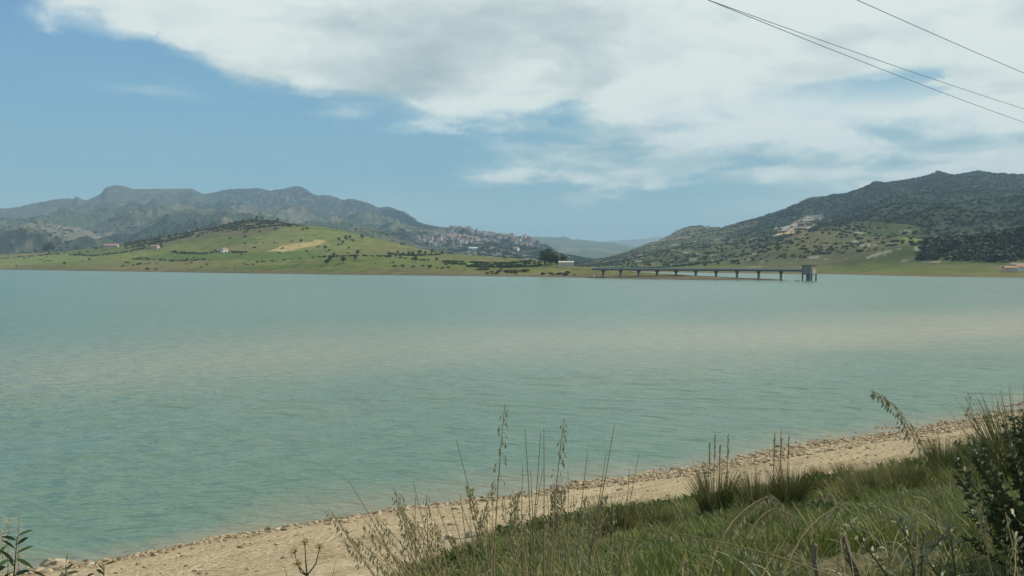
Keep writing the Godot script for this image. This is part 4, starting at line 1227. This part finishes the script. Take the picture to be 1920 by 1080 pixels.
func stalk(row: int) -> void:
	var q := row * 7
	var tip := Vector3(STALKS[q], STALKS[q + 1], STALKS[q + 2])
	var low := Vector3(STALKS[q + 3], STALKS[q + 4], STALKS[q + 5])
	var kind: int = STALKS[q + 6]
	var foot := low
	var dir := (low - tip).normalized()
	for k in 60:
		if foot.y < bank_at(foot.x, foot.z):
			break
		foot += dir * 0.03
	var r := RandomNumberGenerator.new()
	r.seed = 900 + row
	var o := base(["tall_reed", "oat_stalk", "grass_plume", "arching_oat"][kind], foot)
	var t := tip - foot
	var bow := Vector3(r.randf_range(-0.03, 0.03), 0, r.randf_range(-0.05, 0.05))
	if kind == 3:
		bow = Vector3(t.x * 0.55, t.y * -0.35, 0) * -0.6
	var pts := []
	var rad := []
	var nseg := 12
	for k in nseg + 1:
		var u := float(k) / nseg
		pts.append(t * u + bow * 4.0 * u * (1.0 - u) + Vector3(0, -0.05 if k == 0 else 0.0, 0))
		rad.append(lerpf(0.0044, 0.0013, u))
	var g := Shape.new()
	var dark := kind == 0
	g.ink = Color(0.16, 0.145, 0.07) if dark else Color(0.24, 0.195, 0.095)
	g.tube(pts, rad, 4)
	put("culm", g.mesh(), M.blades, o)
	g = Shape.new()
	g.ink = Color(0.25, 0.22, 0.1)
	for k in 2 if dark else 3:
		var u := r.randf_range(0.1, 0.5)
		var a: Vector3 = pts[int(u * nseg)]
		var w := Vector3(r.randfn(), 0, r.randfn()).normalized()
		blade(g, a, a + w * 0.06 + Vector3(0, 0.16, 0), w * 0.1 - Vector3(0, 0.08, 0), 0.007, Color(0.12, 0.13, 0.05), Color(0.28, 0.24, 0.12), 4)
	put("leaves", g.mesh(), M.blades, o).set_meta("kind", "stuff")
	if kind == 0:
		var pose := "slanting" if absf(t.x) > 0.2 else ("slightly leaning" if absf(t.x) > 0.07 else "upright")
		var tall := "long" if t.y > 1.0 else "short"
		tag(o, "%s bare %s reed stem rising out of the bank grass" % [tall, pose], "reed", "%s %s bare reeds" % [tall, pose])
		return
	g = Shape.new()
	var st := Shape.new()
	st.ink = Color(0.24, 0.2, 0.1)
	var spikes: int = [0, 34, 110, 90][kind]
	var from: float = [0.0, 0.66, 0.68, 0.5][kind]
	for k in spikes:
		var u := lerpf(from, 1.0, pow(float(k) / spikes, 0.9))
		var fi := u * nseg
		var a: Vector3 = pts[int(fi)].lerp(pts[mini(int(fi) + 1, nseg)], fi - int(fi))
		var w := Vector3(r.randf_range(-1, 1), 0, r.randf_range(-1, 1)).normalized()
		var out := (1.0 - u) * 0.05 + 0.012
		if kind == 2:
			out = 0.012
		var hang: Vector3 = a + w * out + Vector3(0, -0.004 - out * 0.3, 0)
		st.tube([a, a.lerp(hang, 0.5) + Vector3(0, 0.008, 0), hang], [0.0006, 0.0005, 0.0005], 3, false)
		var l := r.randf_range(0.017, 0.028) * (1.25 if kind == 3 else 1.0)
		var fall := (Vector3(0, -1, 0) + w * r.randf_range(0.0, 0.6)).normalized()
		if kind == 2:
			fall = (Vector3(0, 1, 0) + w * 0.6).normalized()
		var sd := fall.cross(Vector3(r.randfn(), 0.1, r.randfn())).normalized() * l * 0.17
		var s2 := fall.cross(sd).normalized() * l * 0.17
		g.ink = mix3(Color(0.30, 0.25, 0.14), Color(0.52, 0.47, 0.32), r.randf())
		for side in [sd, s2]:
			g.quad(hang, hang + fall * l * 0.4 + side, hang + fall * l, hang + fall * l * 0.4 - side)
	put("pedicels", st.mesh(), M.blades, o).set_meta("kind", "stuff")
	put("spikelets", g.mesh(), M.blades, o).set_meta("kind", "stuff")
	var way := ("tall" if t.y > 0.95 else ("low" if t.y < 0.65 else "medium")) + (" upright" if absf(t.x) < 0.12 else (" shrubward-leaning" if t.x > 0.0 else (" beachward-leaning" if t.x > -0.25 else " strongly beachward-leaning")))
	tag(o, ["", way + " oat stalk with drooping straw coloured spikelets", "dense brown seed plume among the reed stems", "arching oat panicle bent over with many pale spikelets"][kind], "wild oat", ["", way + " oat stalks on the bank", "brown seed plumes", "arching oats"][kind])

func leafy(called: String, label: String, foot: Vector3, stems: Array, per: int, leaf_len: float, leaf_w: float, tones: Array, category: String, seed_: int) -> void:
	# stems: arrays of points relative to the foot; lance-shaped leaves along them
	var r := RandomNumberGenerator.new()
	r.seed = seed_
	var o := base(called, foot)
	tag(o, label, category)
	var wood := Shape.new()
	wood.ink = Color(0.12, 0.1, 0.06)
	var g := Shape.new()
	for s in stems:
		var rr := []
		for k in s.size():
			rr.append(lerpf(0.008, 0.002, float(k) / (s.size() - 1)))
		wood.tube(s, rr, 5)
		for k in per:
			var u: float = lerpf(0.25, 1.0, float(k) / (per - 1)) * (s.size() - 1.001)
			var a: Vector3 = s[int(u)].lerp(s[int(u) + 1], u - int(u))
			var dir: Vector3 = (s[int(u) + 1] - s[int(u)]).normalized()
			var w := Vector3(r.randfn(), r.randfn() * 0.3, r.randfn()).normalized()
			var out := (dir * 0.6 + w).normalized()
			var l := leaf_len * r.randf_range(0.6, 1.15)
			var side := out.cross(w.cross(dir) + Vector3(0, 0.3, 0.05)).normalized() * leaf_w * r.randf_range(0.35, 0.6)
			g.ink = mix3(tones[0], tones[1], r.randf())
			var p1 := a + out * l * 0.35
			var p2 := a + out * l * 0.7 + Vector3(0, -l * 0.05, 0)
			var p3 := a + out * l + Vector3(0, -l * 0.16, 0)
			g.quad(a, p1 + side, p1 + Vector3(0, -0.1 * leaf_w, 0), p1 - side)
			g.quad(p1 + side, p2 + side * 0.8, p2, p1)
			g.quad(p1 - side, p1, p2, p2 - side * 0.8)
			g.tri(p2 + side * 0.8, p3, p2 - side * 0.8)
	put("stem", wood.mesh(), M.blades, o)
	put("leaves", g.mesh(), M.leaf, o).set_meta("kind", "stuff")

func build_plants() -> void:
	for e in [[3.55, 18.7, 1.0, 0.45, 460, 0.15, "tall dark rush clump with dry reed heads on the bank"], [4.3, 18.6, 0.82, 0.6, 460, 0.3, "low spreading rush clump beside the tall dark clump"], [4.85, 18.6, 0.95, 0.4, 360, 0.3, "rush clump with thin pale reeds beside the low spreading clump"],
			[1.69, 17.85, 0.68, 0.55, 380, 0.2, "rush clump at the sand edge behind the reed stems"], [2.25, 17.65, 0.52, 0.5, 280, 0.45, "browning rush clump at the sand edge"],
			[8.11, 28.3, 0.45, 0.3, 160, 0.7, "small brown rush tuft standing in the sand"], [7.79, 25.2, 0.4, 0.36, 160, 0.9, "small russet rush tuft standing in the sand"], [5.95, 21.7, 0.5, 0.6, 240, 0.7, "low russet rush tuft on the grass edge"],
			[6.93, 20.45, 0.62, 0.9, 420, 0.45, "wide brown-green rush clump on the bank slope"], [9.12, 22.45, 0.95, 0.6, 420, 0.15, "upright rush clump with dark crown near the shrub"], [8.03, 21.2, 0.55, 0.8, 400, 0.5, "broad low rush clump below the upright one"], [9.6, 21.4, 0.8, 0.8, 420, 0.3, "dense rush clump behind the shrub"], [7.17, 19.7, 0.55, 0.7, 320, 0.5, "olive rush clump on the bank slope"], [7.4, 16.85, 0.62, 0.8, 360, 0.25, "dark rush clump in front of the broad clump"], [6.32, 19.8, 0.4, 0.8, 300, 0.6, "flat brown rush tuft on the bank slope"],
			[5.45, 11.3, 1.15, 0.6, 480, 0.3, "spiky tall rush clump at the crest of the bank"]]:
		rush(e[0], e[1], e[2], e[3], e[4], e[5], e[6])
	for k in STALKS.size() / 7:
		stalk(k)
	# dark shrub
	var stems := []
	var r := RandomNumberGenerator.new()
	r.seed = 55
	for k in 110:
		var a := r.randf() * TAU
		var lean := 0.46 * sqrt(r.randf())
		var h := r.randf_range(0.3, 1.06) * (1.0 - 0.5 * lean)
		var o := Vector3(cos(a), 0, sin(a))
		stems.append([Vector3(0, -0.05, 0) + o * 0.08, o * lean * 0.4 + Vector3(0, h * 0.45, 0), o * lean * 0.8 + Vector3(0, h * 0.8, 0), o * lean + Vector3(0, h, 0)])
	leafy("dark_shrub", "dense dark green leafy shrub on the bank top", Vector3(2.72, bank_at(2.72, -5.4), -5.4), stems, 60, 0.046, 0.017, [Color(0.04, 0.056, 0.022), Color(0.095, 0.115, 0.048)], "shrub", 3)
	stems = []
	for k in 12:
		var o := Vector3(r.randf_range(-0.5, 0.4), 0, r.randf_range(-0.2, 0.2))
		stems.append([o, o + Vector3(r.randf_range(-0.1, 0.1), 0.3, 0), o + Vector3(r.randf_range(-0.25, 0.2), 0.52 + r.randf() * 0.15, 0.03)])
	leafy("sage_bush", "grey-green bush with pale narrow leaves under the dark shrub", Vector3(2.15, bank_at(2.15, -4.6), -4.6), stems, 30, 0.06, 0.014, [Color(0.13, 0.15, 0.08), Color(0.30, 0.30, 0.2)], "bush", 5)
	# shoots by the water on the other side
	stems = [[Vector3(-0.03, -0.05, 0), Vector3(0.0, 0.4, 0), Vector3(0.04, 0.82, 0)], [Vector3(-0.08, -0.05, 0), Vector3(-0.06, 0.4, 0), Vector3(-0.06, 0.72, 0)]]
	leafy("oleander_shoot", "leafy shoot with long dark green leaves beside pale reeds", Vector3(-2.17, bank_at(-2.17, -4.6), -4.6), stems, 34, 0.1, 0.016, [Color(0.02, 0.045, 0.016), Color(0.05, 0.085, 0.03)], "shrub", 8)
	stems = []
	for k in 4:
		stems.append([Vector3(-0.10 + k * 0.06, -0.05, 0), Vector3(-0.11 + k * 0.07, 0.4, 0), Vector3(-0.12 + k * 0.075, 0.66 + (k % 2) * 0.05, 0)])
	leafy("olive_sapling", "low sapling with upright narrow olive leaves above the sand", Vector3(-1.71, bank_at(-1.71, -4.2), -4.2), stems, 26, 0.07, 0.012, [Color(0.06, 0.07, 0.025), Color(0.13, 0.13, 0.05)], "sapling", 9)
	# pale reeds behind the shoot
	for k in 6:
		var x := -3.12 + r.randf_range(-0.12, 0.3)
		var d := 6.5 + r.randf_range(-0.2, 0.2)
		var o := base("pale_reed", Vector3(x, bank_at(x, -d), -d))
		tag(o, "pale feathery reed beside the dark leafy shoot", "reed", "pale feathery reeds")
		var top := 8.0 - d * r.randf_range(0.236, 0.262) - o.position.y
		var g := Shape.new()
		g.ink = Color(0.2, 0.19, 0.09)
		g.tube([Vector3(0, -0.05, 0), Vector3(0.01, top * 0.5, 0), Vector3(0.02, top, 0)], [0.003, 0.002, 0.001], 4)
		put("culm", g.mesh(), M.blades, o)
		g = Shape.new()
		for j in 130:
			var a := Vector3(0.02, top * r.randf_range(0.68, 1.02), 0)
			var w := Vector3(r.randfn() * 0.9, 0.8, r.randfn() * 0.9).normalized()
			blade(g, a, a + w * 0.045, Vector3(w.x, -0.5, w.z) * 0.03, 0.004, Color(0.35, 0.29, 0.17), Color(0.5, 0.42, 0.27), 1)
		put("plume", g.mesh(), M.blades, o).set_meta("kind", "stuff")
	# pale reed heads standing in the rush clumps
	for e in [[3.42, 18.7, 1.3], [3.52, 18.75, 1.42], [3.6, 18.7, 1.25], [3.72, 18.6, 1.4], [4.55, 18.7, 1.32], [4.68, 18.75, 1.4], [4.8, 18.7, 1.28]]:
		var o := base("reed_plume", Vector3(e[0], bank_at(e[0], -e[1]), -e[1]))
		tag(o, "tall thin reed with a dry tan plume rising from a rush clump", "reed", "dry reeds in the rush clumps")
		var g := Shape.new()
		g.ink = Color(0.24, 0.2, 0.1)
		g.tube([Vector3(0, -0.05, 0), Vector3(0.02, e[2] * 0.6, 0), Vector3(0.03, e[2], 0)], [0.008, 0.007, 0.003], 5)
		put("culm", g.mesh(), M.blades, o)
		g = Shape.new()
		for j in 60:
			var a := Vector3(0.03, e[2] * r.randf_range(0.74, 1.03), 0)
			var w := Vector3(r.randfn() * 0.4, 1.0, r.randfn() * 0.4).normalized()
			blade(g, a, a + w * 0.09, Vector3(0, -0.02, 0), 0.014, Color(0.3, 0.24, 0.14), Color(0.42, 0.35, 0.22), 1)
		put("plume", g.mesh(), M.blades, o).set_meta("kind", "stuff")
	# yellow herb
	var hb := base("yellow_herb", Vector3(-0.98, bank_at(-0.98, -5.1), -5.1))
	tag(hb, "branching herb with yellow-green flower heads above the sand", "herb")
	var top := 8.0 - 5.1 * 0.262 - hb.position.y
	var g := Shape.new()
	g.ink = Color(0.13, 0.1, 0.05)
	var heads := [Vector3(-0.06, top - 0.045, 0.0), Vector3(-0.005, top, 0.02), Vector3(0.06, top - 0.03, -0.01), Vector3(-0.04, top - 0.1, 0.02)]
	g.tube([Vector3(0.0, -0.05, 0), Vector3(0.005, top * 0.5, 0), Vector3(0.0, top - 0.16, 0)], [0.006, 0.005, 0.004], 5)
	for q in heads:
		g.tube([Vector3(0.0, top - 0.16, 0), (q + Vector3(0, top - 0.16, 0)) * 0.5 + Vector3(q.x * 0.2, -0.01, 0), q], [0.004, 0.003, 0.002], 5)
	put("stem", g.mesh(), M.blades, hb)
	for q in heads:
		g = Shape.new()
		for j in 70:
			var w := Vector3(r.randfn(), r.randfn() * 0.6 + 0.4, r.randfn()).normalized()
			var a: Vector3 = q + w * 0.02 * r.randf()
			blade(g, a, a + w * 0.016, Vector3.ZERO, 0.006, Color(0.24, 0.19, 0.07), Color(0.38, 0.3, 0.11), 1)
		put("flower_head", g.mesh(), M.blades, hb)
	# weathered sticks
	for e in [[Vector3(1.93, 0, -5.9), Vector3(1.77, 8.0 - 5.9 * 0.247, -5.75), 0.026, "leaning weathered grey wooden stake in the grass"], [Vector3(1.6, 0, -5.6), Vector3(1.59, 8.0 - 5.6 * 0.263, -5.6), 0.016, "thin dark wooden stake in the grass"]]:
		var f: Vector3 = e[0]
		f.y = bank_at(f.x, f.z)
		var o := base("wooden_stake", f)
		tag(o, e[3], "stake")
		var s := Shape.new()
		var t: Vector3 = e[1] - f
		s.tube([Vector3(0, -0.1, 0), t * 0.35 + Vector3(0.012, 0, 0), t * 0.7 - Vector3(0.008, 0, 0), t * 0.97, t], [e[2] * 1.1, e[2], e[2] * 0.95, e[2] * 0.8, e[2] * 0.25], 8)
		put("shaft", s.mesh(), M.old_wood, o)
		s = Shape.new()
		s.tube([t * 0.62, t * 0.68 + Vector3(0.02, 0.01, 0)], [e[2] * 0.4, e[2] * 0.15], 5)
		put("twig_stub", s.mesh(), M.old_wood, o)

func build_wires() -> void:
	for e in [[Vector3(4.4, 14.0, -24.6), "upper wire of the close pair crossing the sky", Vector3(0.664, 0, -0.748)], [Vector3(4.1, 13.6, -22.95), "lower wire of the close pair crossing the sky", Vector3(0.628, 0, -0.778)], [Vector3(7.8, 14.0, -24.6), "single wire crossing the sky above the close pair", Vector3(0.664, 0, -0.748)]]:
		var g := Shape.new()
		var pts := []
		var rad := []
		for k in 41:
			var t := lerpf(-40.0, 62.0, k / 40.0)
			pts.append(e[0] + e[2] * t + Vector3(0, pow((t - 11.0) / 51.0, 2.0) * 0.9 - 0.05, 0))
			rad.append(0.009)
		g.tube(pts, rad, 6)
		var o := put(next_name("power_wire"), g.mesh(), M.cable)
		tag(o, e[1], "wire")

func build_things() -> void:
	M.joinery = mat(Color(0.55, 0.53, 0.48), 0.7)
	M.concrete = mat(Color(0.30, 0.29, 0.265), 0.95)
	M.dark_concrete = mat(Color(0.13, 0.13, 0.12), 0.95)
	M.pale_concrete = mat(Color(0.22, 0.2, 0.165), 0.95)
	M.white_paint = mat(Color(0.5, 0.49, 0.45), 0.8)
	M.steel = mat(Color(0.3, 0.31, 0.32), 0.6)
	M.bark = mat(Color(0.07, 0.055, 0.04), 0.95)
	M.blades = grass_mat()
	M.leaf = tinted(0.5, 0.4)
	M.leaf.backlight_enabled = true
	M.leaf.backlight = Color(0.3, 0.35, 0.15)
	M.old_wood = mat(Color(0.19, 0.155, 0.115), 0.95)
	M.cable = mat(Color(0.16, 0.165, 0.17), 0.7)
	build_bridge()
	build_trees()
	build_far_houses()
	build_town()
	build_masses()
	print("far done")
	build_stones()
	build_grass()
	build_plants()
	build_wires()
